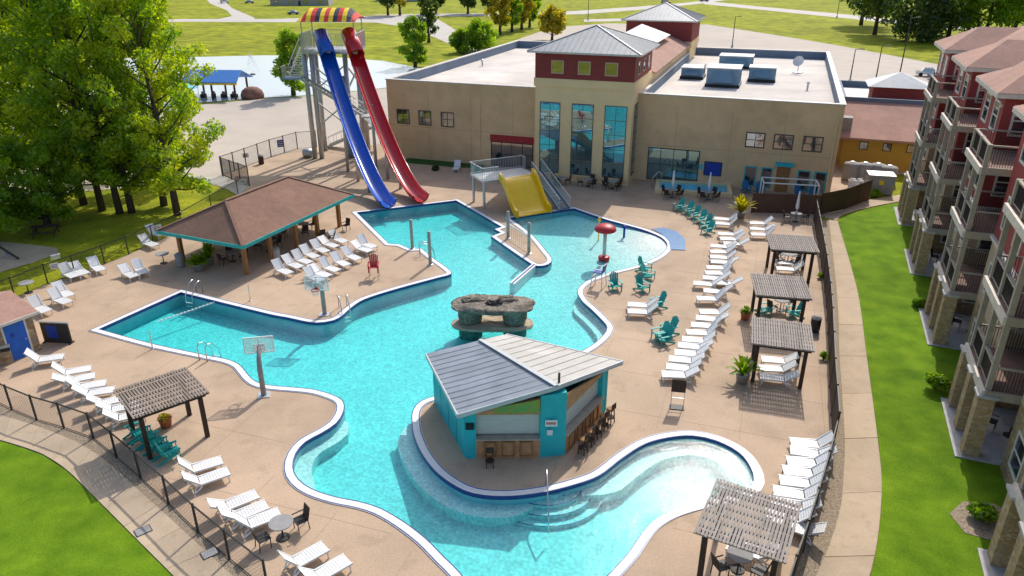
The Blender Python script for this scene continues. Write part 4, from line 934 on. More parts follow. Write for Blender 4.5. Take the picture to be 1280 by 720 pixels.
# ------------------------------------------------------------------ fences
def fence(name, label, pts, h, postm, infill, post=.06, group=None, sub=1, world=False, slat=.12):
    P = [Vector(p if world else g(*p)) for p in pts]
    if sub: 
        Q = []
        for i in range(len(P)-1):
            n = max(1, round((P[i+1]-P[i]).length/sub))
            for k in range(n): Q.append(P[i].lerp(P[i+1], k/n))
        P = Q+[P[-1]]
    o = P[0]; t = T(name, label, 'fence', (o.x, o.y, 0), 0, group); pm = MB().box(-post/2,post/2,-post/2,post/2,-.06,h+.05).mesh('post', postm)
    for p in P: link('post', pm, t, (p.x-o.x, p.y-o.y, 0))
    for i in range(len(P)-1):
        a, b = P[i]-o, P[i+1]-o; d = b-a; L = d.length; an = math.atan2(d.y, d.x)
        MB().box(post/2, L-post/2, -.025, .025, h-.05, h).build('top_rail', postm, t, loc=(a.x,a.y,0), rot=(0,0,an))
        if infill == 'wire':
            mb = MB(); s = .16; r = .006; H_ = h-.1
            k = -H_
            while k < L:
                for sg in (1, -1):
                    x0_, z0_, x1_, z1_ = k, 0, k+H_, H_
                    if x0_ < 0: z0_ = -x0_; x0_ = 0
                    if x1_ > L: z1_ = H_-(x1_-L); x1_ = L
                    if x1_-x0_ > .02:
                        if sg < 0: z0_, z1_ = H_-z0_, H_-z1_
                        mb.bar((x0_,.004*sg,.05+z0_),(x1_,.004*sg,.05+z1_), r, r)
                k += s
            mb.box(post/2, L-post/2, -.012, .012, .03, .055)
            mb.build('chain_link', postm, t, loc=(a.x,a.y,0), rot=(0,0,an))['kind'] = 'stuff'
        elif infill == 'screen':
            n = max(1, int(L/slat)); w_ = (L-post)/n
            sm_ = MB().box(.006, w_-.006, -.012, .012, .06, h-.06).mesh('slat', M['fence'])
            for k in range(n): link('slat', sm_, t, (a.x+(post/2+k*w_)*math.cos(an), a.y+(post/2+k*w_)*math.sin(an), random.uniform(-.01,.01)), (0,0,an))
        elif infill == 'board':
            n = max(1, int(L/slat)); w_ = (L-post)/n
            sm_ = MB().box(.004, w_-.004, -.018, .018, .03, h-.02).mesh('board', M['dkbrown'])
            for k in range(n): link('board', sm_, t, (a.x+(post/2+k*w_)*math.cos(an), a.y+(post/2+k*w_)*math.sin(an), 0), (0,0,an))
        elif infill == 'picket':
            mb = MB(); k = .06
            while k < L: mb.box(k-.012,k+.012,-.012,.012,.08,h); k += .11
            mb.box(post/2, L-post/2, -.02,.02,.08,.12)
            mb.build('pickets', postm, t, loc=(a.x,a.y,0), rot=(0,0,an))
    return t
fence('wire_fence', 'low dark chain link fence along the left lawn pavement', fence_l[:-1], 1.35, M['dark'], 'wire', .07, sub=0)
fence('wire_fence', 'dark chain link fence between the pool deck and the trees', fence_bl, 1.4, M['dark'], 'wire', .06, sub=0)
fence('screened_fence', 'bronze screened fence around the slide tower plaza', [(278,219),(308,208),(339,196),(372,186),(396,184)], 1.9, M['bronze'], 'wire', .09, sub=2.2)
fence('screened_fence', 'bronze screened gate fence closing off the white path', [(279,220),(312,232)], 1.9, M['bronze'], 'picket', .09, sub=1.6)
fence('slat_fence', 'tall dark brown slatted fence beside the three grey pergolas', fence_r, 1.75, M['dark'], 'screen', .08, sub=2.4, slat=.28)
fence('slat_fence', 'dark brown slatted fence beyond the pergola by the round table', fence_rb, 1.5, M['dark'], 'screen', .08, sub=2.4, slat=.26)
fence('yard_fence', 'dark brown board fence enclosing the yard against the hall', [(939,266),(1024,269)], 1.75, M['dkbrown'], 'board', .1, sub=2.4, slat=.3)
fence('yard_fence', 'dark brown board fence curving from the yard towards the hotel', [(1024,269),(1055,262),(1085,250)], 1.9, M['dkbrown'], 'board', .1, sub=2.4, slat=.3)
# signs on fences
def small_sign(px, z, rz, m, lb, w=.6, h=.45):
    x, y_ = g(*px); t = T('notice_sign', lb, 'sign', (x, y_, z), rz); MB().box(-w/2,w/2,-.012,.012,0,h).build('board', M[m], t); s = MB()
    for k in range(3): s.box(-w*.38,w*.38,-.018,-.0125,h*(.2+.25*k),h*(.28+.25*k))
    s.build('print', M['dark' if m != 'bluewall' else 'whitepaint'], t); return t
small_sign((352,191.5), .7, 30, 'bluewall', 'blue notice sign on the bronze screened fence', .7, .8)
small_sign((309,207.5), .9, 30, 'whitepaint', 'white notice sign on the bronze screened fence')
small_sign((200,300.5), .8, 38, 'whitepaint', 'white notice sign on the chain link fence by the trees')
small_sign((73,351.5), .9, 28, 'whitepaint', 'white notice sign on the chain link fence behind the loungers', .5, .4)
small_sign((305,236), .5, 10, 'whitepaint', 'white notice sign at the gate by the white path')

# ------------------------------------------------------------------ left pool house and low display wall
x, y_ = g(52,437); PH = T('pump_house', 'small tan stone pump house with blue door and brown roof', 'building', (x, y_, 0), 58)
# local x runs back along the door wall towards the left edge, +y to the back
MB().box(-6.5, 0, 0, 4.2, -.2, 2.35).build('wall', M['brick'], PH)
MB().slab([(-7,-.22,2.3),(.3,-.22,2.3),(.3,2.4,2.95),(-7,2.4,2.95)], .12).slab([(-7,2.4,2.95),(.3,2.4,2.95),(.3,4.5,2.3),(-7,4.5,2.3)], .12).build('roof', M['shingle2'], PH)
MB().bar((-7,-.24,2.24),(.32,-.24,2.24),.05,.16).build('fascia', M['creamwin'], PH)
d = MB().box(-1.55, -.5, -.06, -.003, .0, 2.05).build('door', M['bluedoor'], PH); MB().box(-1.3,-1.12,-.09,-.062,1.35,1.55).build('door_sign', M['bluewall'], d); MB().tube([(-.62,-.1,1.0),(-.62,-.062,1.0)], .04, 8).build('handle', M['metal'], d)
for a_ in (-1.65,-.5): MB().box(a_, a_+.1, -.05, -.003, 0, 2.15).build('door_jamb', M['creamwin'], PH)
x, y_ = g(72,428); t = T('display_wall', 'black display wall with a blue poster beside the pump house', 'display', (x, y_, 0), -6)
MB().box(-.75, .9, -.05, .05, 0, 1.25).build('panel', M['dark'], t); MB().box(-.45,.2,-.06,-.0505,.3,1.1).build('poster', M['bluewall'], t); MB().box(-.8,.95,-.06,.06,1.25,1.31).build('top_rail', M['metal'], t)
for x_ in (-.72,.87): MB().box(x_-.05,x_+.05,-.2,.2,-.01,.06).build('foot', M['dark'], t)

# ------------------------------------------------------------------ raised hot tub by the hall
pc = Vector(g(818,241)); qc = Vector(g(915,247)); hd = (qc-pc); ht = T('hot_tub', 'raised rectangular hot tub with pale walls and blue water beside the hall', 'hot tub', (pc.x, pc.y, 0), math.degrees(math.atan2(hd.y, hd.x)))
Lh = hd.length; Wh = 3.6
MB().box(0,Lh,0,.4,-.05,.34).box(0,Lh,Wh-.4,Wh,-.05,.34).box(0,.4,.4,Wh-.4,-.05,.34).box(Lh-.4,Lh,.4,Wh-.4,-.05,.34).build('rim_wall', M['stucco2'], ht)
MB().box(.4,Lh-.4,.4,Wh-.4,-.05,.1).build('basin', mat('tub_blue',(.22,.62,.85),.5), ht); MB().box(.402,Lh-.402,.402,Wh-.402,.11,.30).build('water', M['water'], ht)
MB().tube([(.5,1.6,.8),(.5,1.6,1.5),(.2,1.6,1.6),(-.3,1.6,1.0),(-.3,1.6,0)], .035, 8).build('handrail', M['steel'], ht, True)

# closed white parasols
pa0 = T('closed_parasol', '', 'parasol')
MB().tube([(0,0,0),(0,0,2.45)], .03, 8).build('pole', M['whitepaint'], pa0); MB().lathe([(.05,1.0),(.13,1.05),(.15,1.3),(.1,1.9),(.04,2.5)], 10).build('folded_canopy', M['whitepaint'], pa0, True); MB().lathe([(.28,0),(.28,.08),(.06,.12)], 14).build('base', M['potgrey'], pa0)
sp = []
for (u, v, lb) in ((840,246,'closed white parasol at the table before the left half of the hot tub'),(885,249,'closed white parasol at the table before the right half of the hot tub'),(994,276,'closed white parasol at the table in front of the yard fence')): sp.append((*g(u,v), 0, lb, 'closed white parasols'))
place(pa0, sp, [False])

# ------------------------------------------------------------------ sun loungers
def strips(x0, x1, n, wid, fn):
    mb = MB()
    for k in range(n):
        a, b = x0+(x1-x0)*(k+.06)/n, x0+(x1-x0)*(k+.94)/n
        (xa, za), (xb, zb) = fn(a), fn(b); y = wid/2
        mb.add([(xa,-y,za-.03),(xa,y,za-.03),(xb,y,zb-.03),(xb,-y,zb-.03),(xa,-y,za),(xa,y,za),(xb,y,zb),(xb,-y,zb)], [(0,1,2,3),(7,6,5,4),(0,4,5,1),(1,5,6,2),(2,6,7,3),(3,7,4,0)])
    return mb
def lounger(ang):
    lo = T('sun_lounger', '', 'sun lounger')
    ST = lambda s: (s, .36+.02*math.sin(s*3))
    BA = lambda s: (-.3-s*math.cos(R(ang)), .37+s*math.sin(R(ang)))
    strips(-.28, .98, 11, .58, ST).build('seat', M['white'], lo)
    back_m = strips(.02, .82, 7, .58, BA).build('backrest', M['white'], lo)
    for s in (-1, 1):
        MB().bar((-.3,s*.32,.34),(1.0,s*.32,.34),.06,.08).build('side_rail', M['white'], lo)
        MB().bar((-.3,s*.32,.36),(BA(.84)[0],s*.32,BA(.84)[1]-.02),.055,.07).build('back_rail', M['white'], back_m)
        MB().tube([(.86,s*.32,.34),(.9,s*.33,.0)], .035, 6).build('leg', M['white'], lo); MB().tube([(-.2,s*.32,.34),(-.35,s*.33,.17),(-.62,s*.34,.0)], .04, 6).build('leg', M['white'], lo)
        MB().tube([(-.62,s*.34,.03),(-.5,s*.33,.3),(-.25,s*.32,.36)], .03, 6).build('wheel_brace', M['white'], lo)
    return lo
lou = []; LU = [False]
def dirpx(u0, v0, u1, v1): a, b = g(u0, v0), g(u1, v1); return math.degrees(math.atan2(b[1]-a[1], b[0]-a[0]))
def row(pts, rz, lb, gp):
    for i, (u, v) in enumerate(pts):
        x, y_ = g(u, v); lou.append((x+random.uniform(-.06,.06), y_+random.uniform(-.06,.06), rz+random.uniform(-5,5), (ORD[i]+' '+lb if len(pts) > 1 else lb), gp))
ORD = 'first second third fourth fifth sixth seventh eighth ninth tenth eleventh'.split()
row([(893-45*k/9, 396+79*k/9) for k in range(10)], 172, 'lounger from the hall end of the long slanting row of ten white loungers', 'long row of ten loungers')
row([(903,313),(903,320),(904,327),(903,333),(900,340),(897,347),(894,353.5),(883,361),(908,359.5),(897,370),(889,379)], 174, 'lounger from the hall end of the packed white row facing the shallow pool', 'packed row of loungers')
row([(913,298),(915,304),(919,309.5)], 174, 'white lounger from the hall end of the trio near the tall yellow palm', 'short rows near the yard')
row([(907,279),(908,285)], 172, 'white lounger from the hall end of the pair beside six teal chairs', 'loungers beside teal chairs')
row([(951,284),(952,291),(952,298)], 174, 'white lounger counted away from the yard fence it stands before', 'short row before the yard fence')
row([(986,334),(986,342)], 172, 'white lounger counted from the yard, under the pergola nearest the yard', 'loungers under the far pergola')
row([(972,457),(972,468),(972,480)], 172, 'white lounger counted from the hall side under the pergola beside the potted palm', 'loungers under the palm side pergola')
row([(1014,562),(1012,574),(1010,586),(1007,599),(1001,612),(995,625),(990,639),(985,653)], 168, 'white lounger from the hall end of the row against the slatted fence', 'row against the slatted fence')
row([(998,668),(938,699)], 150, 'white lounger counted from the slatted fence beside the table under the pergola', 'loungers beside the round table')
row([(803,387),(803,396)], 176, 'white lounger from the hall side of the pair between teal chair groups', 'pair between teal chairs')
DP = dirpx(340,338,368,351)
row([(354,343),(366,336),(378,330),(388,323),(400,316),(412,310),(423,304)], DP, 'white lounger from the lap pool end of the row close to pavilion posts', 'row close to the pavilion')
row([(392,352),(400,347),(413,340),(425,333),(440,325),(452,316),(459,311)], DP, 'white lounger from the lap pool end of the row beside the red chair', 'row between pavilion and red chair')
DL = dirpx(75,333,101,350)
row([(88,348),(102,344),(123,339)], DL, 'white lounger from the pump house along the chain link fence', 'loungers along the rear fence')
row([(78,380),(81,371),(52,391)], DL+8, 'white lounger of the three close to the pump house roof', 'loungers behind the pump house')
row([(163,347),(177,342)], DL-3, 'white lounger from the pump house of the pair approaching the pavilion', 'pair beside the pavilion')
row([(187,309),(197,296)], DL+5, 'white lounger from the pump house by the fence behind the pavilion', 'loungers behind the pavilion')
row([(58,455)], 20, 'single white sun lounger in front of the display wall', None)
row([(90,471),(96,481),(108,489),(119,497)], 22, 'white lounger from the pump house in the packed row inside the wire fence', 'packed row inside the left fence')
row([(136,509),(149,518),(160,527)], 24, 'white lounger from the pump house of three beside the dark pergola', 'loungers beside the dark pergola')
row([(250,592),(259,606)], 34, 'white lounger counted from the dark pergola in the pair past it', 'pair near the dark pergola')
row([(296,636),(305,649),(320,661)], 36, 'white lounger from the dark pergola of three beside the small round table', 'three beside the small table')
row([(381,708),(408,722)], 38, 'white lounger beyond the small round table, counted from that table', 'pair beyond the small table')
x, y_ = g(571,213); lou.append((x, y_, 265, 'white chair lounger alone on the dark planting strip by the hall', None))
protos = [(lounger(a_), [False]) for a_ in (43, 33, 52)]
for i, L_ in enumerate(lou): p_ = protos[(0, 1, 0, 2, 0, 1, 0)[random.randrange(7)] if i > 2 else i]; place(p_[0], [L_], p_[1])[0].scale = (.93, .93, .95)
# towel over one lounger
x, y_ = g(73,334); t = T('towel', 'pale striped towel over the top of a lounger by the rear fence', 'towel', (x, y_, .9), DL); MB().box(-.08,.1,-.3,.3,0,.05).box(-.1,-.06,-.3,.3,-.3,.0).build('cloth', M['whitepaint'], t); s = MB()
for k in range(4): s.box(-.081,.101,-.25+k*.15,-.2+k*.15,.051,.055)
s.build('stripes', M['greyhouse'], t)

# ------------------------------------------------------------------ adirondack chairs
def adirondack(m, name='adirondack_chair'):
    t = T(name, '', 'chair')
    s = MB()
    for k in range(5): x = .32-k*.13; s.add([(x-.06,-.27,.36-(.32-x)*.22-.025),(x+.06,-.27,.385-(.32-x)*.22-.025),(x+.06,.27,.385-(.32-x)*.22-.025),(x-.06,.27,.36-(.32-x)*.22-.025),(x-.06,-.27,.36-(.32-x)*.22),(x+.06,-.27,.385-(.32-x)*.22),(x+.06,.27,.385-(.32-x)*.22),(x-.06,.27,.36-(.32-x)*.22)], [(0,3,2,1),(4,5,6,7),(0,1,5,4),(1,2,6,5),(2,3,7,6),(3,0,4,7)])
    s.build('seat', m, t)
    b = MB()
    for k, (y_, hh) in enumerate(((-.22,.78),(-.11,.86),(0,.9),(.11,.86),(.22,.78))): b.bar((-.2,y_*.9,.24),(-.2-hh*.36,y_*1.15,.24+hh*.93),.022,.1,up=(0,1,0))
    b.bar((-.31,-.26,.5),(-.31,.26,.5),.03,.05).build('backrest', m, t)
    for q in (-1, 1):
        MB().bar((.4,q*.33,.56),(-.42,q*.33,.56),.12,.03).build('armrest', m, t)
        MB().bar((.34,q*.31,0),(.34,q*.31,.55),.09,.03,up=(1,0,0)).build('leg', m, t); MB().bar((.3,q*.28,.32),(-.62,q*.28,.02),.03,.1).build('leg', m, t)
    return t
ad0 = adirondack(M['teal']); AD = [False]; ads = []
def chairs(pts, lb, gp, base=0):
    for i, p in enumerate(pts):
        x, y_ = g(p[0], p[1]); ads.append((x, y_, (p[2] if len(p) > 2 else base)+random.uniform(-6,6), (ORD[i]+' '+lb if len(pts) > 1 else lb), gp))
chairs([(848,263),(859,267),(867,272.5),(875,278),(882,284),(884,292)], 'teal adirondack chair from the hot tub in the row of six', 'row of six teal chairs', 215)
chairs([(769,362,-80)], 'single teal adirondack chair beside the blue lifeguard chair', None)
chairs([(806,340,-30),(810,349,-35),(803,364,-60)], 'teal adirondack chair from the hall in the trio near the shallow pool', 'three chairs by the shallow pool')
chairs([(821,385,200)], 'teal adirondack chair behind the pair of white loungers', None)
chairs([(824,424,205),(835,418,205),(829,429,205)], 'teal adirondack chair of the tight cluster beside the long lounger row', 'tight cluster of teal chairs')
chairs([(956,392,-20),(991,396,185)], 'teal adirondack chair from the pool under the middle grey pergola', 'facing chairs under the pergola')
chairs([(174,546,40),(184,553,40),(194,560,40),(204,567,40),(214,573,40)], 'teal adirondack chair from the pump house under the dark pergola', 'teal chairs under the dark pergola')
place(ad0, ads, AD)
x, y_ = g(468,347); rc = adirondack(M['red'], 'tall_red_chair'); rc.location = (x, y_, .48); rc.rotation_euler = (0,0,R(-85)); tag(rc, 'single red slatted chair raised on thin legs by the pool', 'chair')
for sx_ in (-.3,.3):
    for sy_ in (-.28,.28): MB().bar((sx_*1.2,sy_*1.15,-.48),(sx_,sy_,.1),.04,.04).build('tall_leg', M['metal'], rc)
# lifeguard chair
x, y_ = g(748,358); t = T('lifeguard_chair', 'blue seated lifeguard chair on a white frame at the pool edge', 'chair', (x, y_, 0), 150)
for sx_ in (-.32,.32):
    for sy_ in (-.32,.32): MB().bar((sx_*1.25,sy_*1.25,0),(sx_,sy_,1.05),.05,.05).build('leg', M['white'], t)
for z in (.35,.7): MB().bar((.38,-.36,z),(.38,.36,z),.05,.05).build('ladder_rung', M['white'], t)
MB().box(-.32,.34,-.3,.3,1.05,1.1).build('seat', M['bluewall'], t); MB().bar((-.3,0,1.1),(-.42,0,1.65),.58,.05,up=(1,0,0)).build('backrest', M['bluewall'], t)
for q in (-1,1): MB().bar((.32,q*.34,1.32),(-.36,q*.34,1.32),.06,.04).build('armrest', M['white'], t)

# ------------------------------------------------------------------ tables, patio chairs
tb0 = T('round_table', '', 'table'); MB().lathe([(.45,.7),(.46,.72),(.45,.74)], 20).build('table_top', M['potgrey'], tb0); MB().tube([(0,0,.05),(0,0,.7)], .035, 8).build('pedestal', M['dark'], tb0); MB().lathe([(.25,0),(.25,.04),(.05,.07)], 12).build('base', M['dark'], tb0)
pc0 = T('patio_chair', '', 'chair'); MB().box(-.23,.23,-.22,.24,.42,.46).build('seat', M['dark'], pc0); MB().bar((0,-.22,.46),(0,-.33,.95),.44,.03,up=(0,1,0)).build('backrest', M['darkw'], pc0)
for sx_ in (-.21,.21):
    MB().bar((sx_,.2,0),(sx_,.2,.42),.03,.03).build('leg', M['dark'], pc0); MB().bar((sx_,-.24,0),(sx_,-.2,.42),.03,.03).build('leg', M['dark'], pc0); MB().bar((sx_*1.1,.22,.64),(sx_*1.1,-.26,.64),.04,.03).build('armrest', M['dark'], pc0)
tbs, pcs = [], []
def setat(u, v, lb, n, gp, a0=0, r=.75, z=.003):
    x, y_ = g(u, v); tbs.append((x, y_, 0, 'round table '+lb, None, z))
    for k in range(n): a = R(a0+360*k/n); pcs.append((x+r*math.cos(a), y_+r*math.sin(a), math.degrees(a)+90, 'dark patio chair '+lb, gp, z))
setat(354,672, 'beside the three loungers near the left fence', 2, 'chairs at the small table', 40)
setat(922,712, 'under the pergola at the rounded pool end', 3, 'chairs under the near pergola', 200)
setat(984,329, 'under the pergola nearest the yard', 4, 'chairs under the far pergola', 20)
setat(840,246.5, 'before the left half of the hot tub', 4, 'chairs before the left half of the hot tub', 45)
setat(885,249.5, 'before the right half of the hot tub', 4, 'chairs before the right half of the hot tub', 45)
setat(700,231, 'below the first tall tower window', 3, 'chairs below the first tower window', 10)
setat(735,233, 'below the middle tall tower window', 3, 'chairs below the middle tower window', 60)
setat(765,236, 'below the last tall tower window', 4, 'chairs below the last tower window', 30)
setat(994,277, 'in front of the yard fence', 2, 'chairs before the yard fence', 0)
setat(975,388, 'behind the two teal chairs under the middle pergola', 2, 'chairs under the middle pergola', 30)
tbs.append((*g(36,366), 0, 'round table by the chain link fence behind the pump house', None, .003)); tbs.append((*g(205,329), 0, 'round table beside the pavilion corner and the fence', None, .003))
for i, (a, b) in enumerate([(1.5,2.6),(4.2,1.6),(6.6,3.2),(8.6,1.8)]):
    x, y_ = on_pav(a, b); tbs.append((x, y_, 0, ORD[i]+' round table from the lap pool under the pavilion roof', 'tables in the pavilion', .003))
    for k in range(3): aa = 2.1*k+i; pcs.append((x+.8*math.cos(aa), y_+.8*math.sin(aa), math.degrees(aa)+90, 'dark patio chair at the '+ORD[i]+' pavilion table from the lap pool', 'chairs at the '+ORD[i]+' pavilion table', .003))
for i, (u, v) in enumerate([(403,300),(415,303),(433,288)]):
    pcs.append((*g(u,v), 30+60*i, 'dark patio chair on the deck beside the far pavilion post', 'chairs beside the far pavilion post', .003))
for k in range(0, 3):
    x, y_ = on_hotel(1.9, k*PITCHY+2.2); tbs.append((x, y_, 0, 'round table on the '+ORD[k]+' stone pillared hotel patio beyond the gravel bed', 'tables on hotel patios', .043))
    for aa in (0.4, 2.4, 4.5): pcs.append((x+.8*math.cos(aa), y_+.8*math.sin(aa), math.degrees(aa)+90, 'dark patio chair on the '+ORD[k]+' hotel patio beyond the gravel bed', 'chairs on the '+ORD[k]+' hotel patio', .043))
    for fl in (1, 2, 3):
        x, y_ = on_hotel(2.6, k*PITCHY+2.9); pcs.append((x, y_, 60, 'dark chair on the %s floor balcony above the %s patio' % (['second','third','top'][fl-1], ORD[k]), 'chairs on %s floor balconies' % ['second','third','top'][fl-1], FL[fl]+.003))
place(tb0, tbs, [False]); place(pc0, pcs, [False])
# low side tables seen by the rear fence

# ------------------------------------------------------------------ bins, sign boards, planters
def bin_(px, lb, m, h=.95, r=.28):
    x, y_ = g(*px); t = T('litter_bin', lb, 'bin', (x, y_, 0)); MB().lathe([(r*.9,0),(r,.1),(r,h-.15),(r*.95,h-.12)], 16).build('body', m, t, True); MB().lathe([(r*1.06,h-.12),(r*1.06,h-.04),(r*.6,h+.06),(r*.2,h+.08)], 16).build('lid', M['potgrey'], t)
bin_((327,205), 'brown litter bin inside the bronze screened fence', M['darkw']); bin_((226,333), 'grey litter bin at the pavilion corner post', M['potgrey']); bin_((346,325), 'pale litter bin beside a pavilion post', M['patio']); bin_((1018,414), 'dark square topped bin beside the middle pergola', M['dark'])
x, y_ = g(9,452); t = T('stone_litter_bin', 'square stone clad litter bin beside the pump house', 'bin', (x, y_, 0), 30); MB().box(-.32,.32,-.32,.32,0,.72).build('body', M['brick'], t); MB().box(-.3,.3,-.3,.3,.72,.95).build('opening', M['dark'], t); MB().box(-.35,.35,-.35,.35,.95,1.08).build('lid', M['patio'], t)
x, y_ = g(846,509); t = T('standing_sign', 'dark standing sign board on a thin metal frame beside the loungers', 'sign', (x, y_, 0), -10)
for q in (-.3,.3): MB().bar((q,0,0),(q,.1,1.45),.035,.035).build('frame_leg', M['metal'], t)
MB().box(-.34,.34,.04,.08,.82,1.5).build('board', M['darkw'], t); MB().box(-.34,.34,-.25,.2,0,.04).build('base', M['dark'], t); MB().bar((-.3,.03,.5),(.3,.03,.5),.03,.03).build('cross_bar', M['metal'], t)
def leaf_blades(n, L, spread, droop, wid, seed, z0=0.):
    rr = random.Random(seed); mb = MB()
    for k in range(n):
        a = rr.uniform(0, 6.283); l = L*rr.uniform(.65,1.1); e = R(rr.uniform(35,85)); pts = []
        for q in range(6):
            s = q/5; r_ = l*s*math.cos(e)*spread+.03; z = z0+l*s*math.sin(e)-droop*l*s*s
            pts.append((r_*math.cos(a), r_*math.sin(a), z))
        for q in range(5):
            w0 = wid*math.sin(math.pi*min(.95,max(.12,q/5))); w1 = wid*math.sin(math.pi*min(.97,max(.05,(q+1)/5)))
            tx, ty = -math.sin(a), math.cos(a); p, r2 = pts[q], pts[q+1]
            mb.add([(p[0]-tx*w0,p[1]-ty*w0,p[2]),(p[0]+tx*w0,p[1]+ty*w0,p[2]),(r2[0]+tx*w1,r2[1]+ty*w1,r2[2]),(r2[0]-tx*w1,r2[1]-ty*w1,r2[2])], [(0,1,2,3)])
    return mb
def planter(px, lb, potm, pr, ph, n, L, seed, lm='leafF', spread=.8, droop=.45, wid=.06):
    x, y_ = g(*px); t = T('potted_plant', lb, 'plant', (x, y_, 0)); MB().lathe([(pr*.75,0),(pr,ph-.06),(pr*1.08,ph-.05),(pr*1.08,ph),(pr*.9,ph),(pr*.85,ph-.06)], 16).build('pot', M[potm], t, True)
    link('leaves', leaf_blades(n, L, spread, droop, wid, seed, ph-.08).mesh('leaves', M[lm], fixn=False), t)
planter((931,399), 'bushy plant in a terracotta pot beside the middle pergola', 'pot', .3, .5, 60, .75, 1)
planter((927,478), 'tall palm in a grey pot beside the pergola with loungers', 'potgrey', .34, .55, 46, 1.75, 2, wid=.09)
planter((925,272), 'tall yellow green palm beside the yard fence', 'potgrey', .4, .5, 70, 2.5, 3, 'leafY', .7, .35, .12)
planter((249,338), 'broad leafy green plant in a tub under the pavilion eave', 'potgrey', .45, .55, 90, 1.3, 4, 'leafF', 1., .45, .1)
planter((262,330), 'tall leafy plant behind the tub by the pavilion corner', 'potgrey', .35, .5, 50, 1.8, 5, 'leafF', .6, .3, .1)
planter((208,533), 'yellow flowering plant in a terracotta pot under the dark pergola', 'pot', .3, .5, 60, .5, 6, 'leafY', 1., .5, .05)
# pool hand rails and ladders
def rail(px, lb, dx, dy, n=2, h=.85, L=.9, gap=.5):
    x, y_ = g(*px); t = T('pool_handrail', lb, 'handrail', (x, y_, 0), math.degrees(math.atan2(dy, dx)))
    for k in range(n):
        q = (k-(n-1)/2)*gap; MB().tube([(-.3,q,0),(-.3,q,h),(-.1,q,h+.1),(.25,q,h),(L*.8,q,.25),(L*.9,q,-.5)], .03, 8).build('rail', M['steel'], t, True)
    if n == 2:
        for z in (-.25,-.5): MB().bar((L*.88,-gap/2,z),(L*.88,gap/2,z),.08,.03).build('tread', M['white'], t)
rail((246,368), 'steel ladder rails at the far corner of the lap pool', -.3, -1); rail((259,448), 'steel ladder rails on the near edge of the lap pool', .3, 1); rail((430,386), 'steel ladder rails in the curve below the red chair', .4, -1); rail((530,318), 'steel ladder rails on the peninsula between the two poles', 1, .2); rail((683,612), 'slim steel stair rail on the wide pool steps at the bar', 0, -1, 1, .85, 2.2)
for (u, v, lb) in ((191,436,'thin steel pole on the near edge of the lap pool'),(313,376,'thin steel pole on the pool edge before the pavilion')):
    x, y_ = g(u, v); t = T('lane_post', lb, 'post', (x, y_, 0)); MB().tube([(0,0,0),(0,0,1.1)], .035, 8).build('pole', M['steel'], t); MB().lathe([(.1,0),(.1,.03),(.04,.05)], 10).build('base', M['steel'], t)
# lane rope across the lap pool
a, b = g(272,375), g(196,401); t = T('float_rope', 'pale float rope stretched across the lap pool corner', 'rope', (a[0], a[1], WL)); MB().tube([(0,0,.02),(b[0]-a[0],b[1]-a[1],.02)], .03, 6).build('rope', M['white'], t)
fm = MB().lathe([(.02,-.06),(.06,-.03),(.06,.03),(.02,.06)], 8).mesh('float', M['white'])
for k in range(1, 16): s = k/16; link('float', fm, t, ((b[0]-a[0])*s, (b[1]-a[1])*s, .03))
# yard clutter by the hall: tanks, stacked white chairs, pergola frame
for i, (u, v) in enumerate([(1062,224),(1078,225),(1094,226),(1108,229)]):
    x, y_ = g(u, v); t = T('grey_tank', ORD[i]+' round grey utility tank from the hall beside the mustard building', 'tank', (x, y_, 0), group='tanks by the service building'); MB().lathe([(.75,0),(.78,.1),(.78,1.5),(.7,1.62),(.3,1.72),(.05,1.74)], 18).build('shell', M['potgrey'], t, True); MB().lathe([(.2,1.72),(.2,1.8),(.05,1.82)], 12).build('lid', M['metal'], t)
x, y_ = g(1097,240); t = T('utility_cabinet', 'grey green utility cabinet with yellow label behind the yard fence', 'cabinet', (x, y_, 0), -15); MB().box(-1.1,1.1,-.8,.8,0,1.7).build('body', M['potgrey'], t); MB().box(-1.15,1.15,-.85,.85,1.7,1.78).build('lid', M['metal'], t); MB().box(-.2,.2,-.81,-.8005,.9,1.3).build('label', M['canyel'], t)
ws0 = T('stacked_chair', '', 'chair'); MB().box(-.26,.26,-.25,.25,.4,.44).build('seat', M['white'], ws0); MB().bar((0,.24,.44),(0,.34,.95),.5,.03,up=(0,1,0)).build('backrest', M['white'], ws0)
for q in (-1,1): MB().tube([(q*.25,-.24,0),(q*.25,-.24,.6),(q*.25,.25,.62),(q*.25,.28,0)], .025, 6).build('leg_frame', M['white'], ws0)
place(ws0, [(*g(1064+7*(k % 4), 240-3*(k//4)), 20*k, 'white stacking chair crowded inside the board fenced yard', 'white chairs in the yard') for k in range(10)], [False])
x, y_ = g(985,258); t = T('white_frame', 'white tubular frame in the fenced yard', 'frame', (x, y_, 0), -12)
for q in ((-2.3,0),(2.3,0),(-2.3,1.8),(2.3,1.8)): MB().tube([(q[0],q[1],0),(q[0],q[1],2.0)], .06, 8).build('upright', M['whitepaint'], t)
for q in (0,1.8): MB().tube([(-2.3,q,2.0),(2.3,q,2.0)], .06, 8).build('top_bar', M['whitepaint'], t)
for q in (-2.3,2.3): MB().tube([(q,0,2.0),(q,1.8,2.0)], .06, 8).build('top_bar', M['whitepaint'], t)
bc0 = adirondack(mat('blue_plastic', (.02,.17,.36), .5), 'blue_chair')
place(bc0, [(*on_building(x, -1.2), -90, 'blue chair against the hall wall inside the fenced yard', 'blue chairs in the yard') for x in (37.6,38.8,42.2,43.4)], [False])
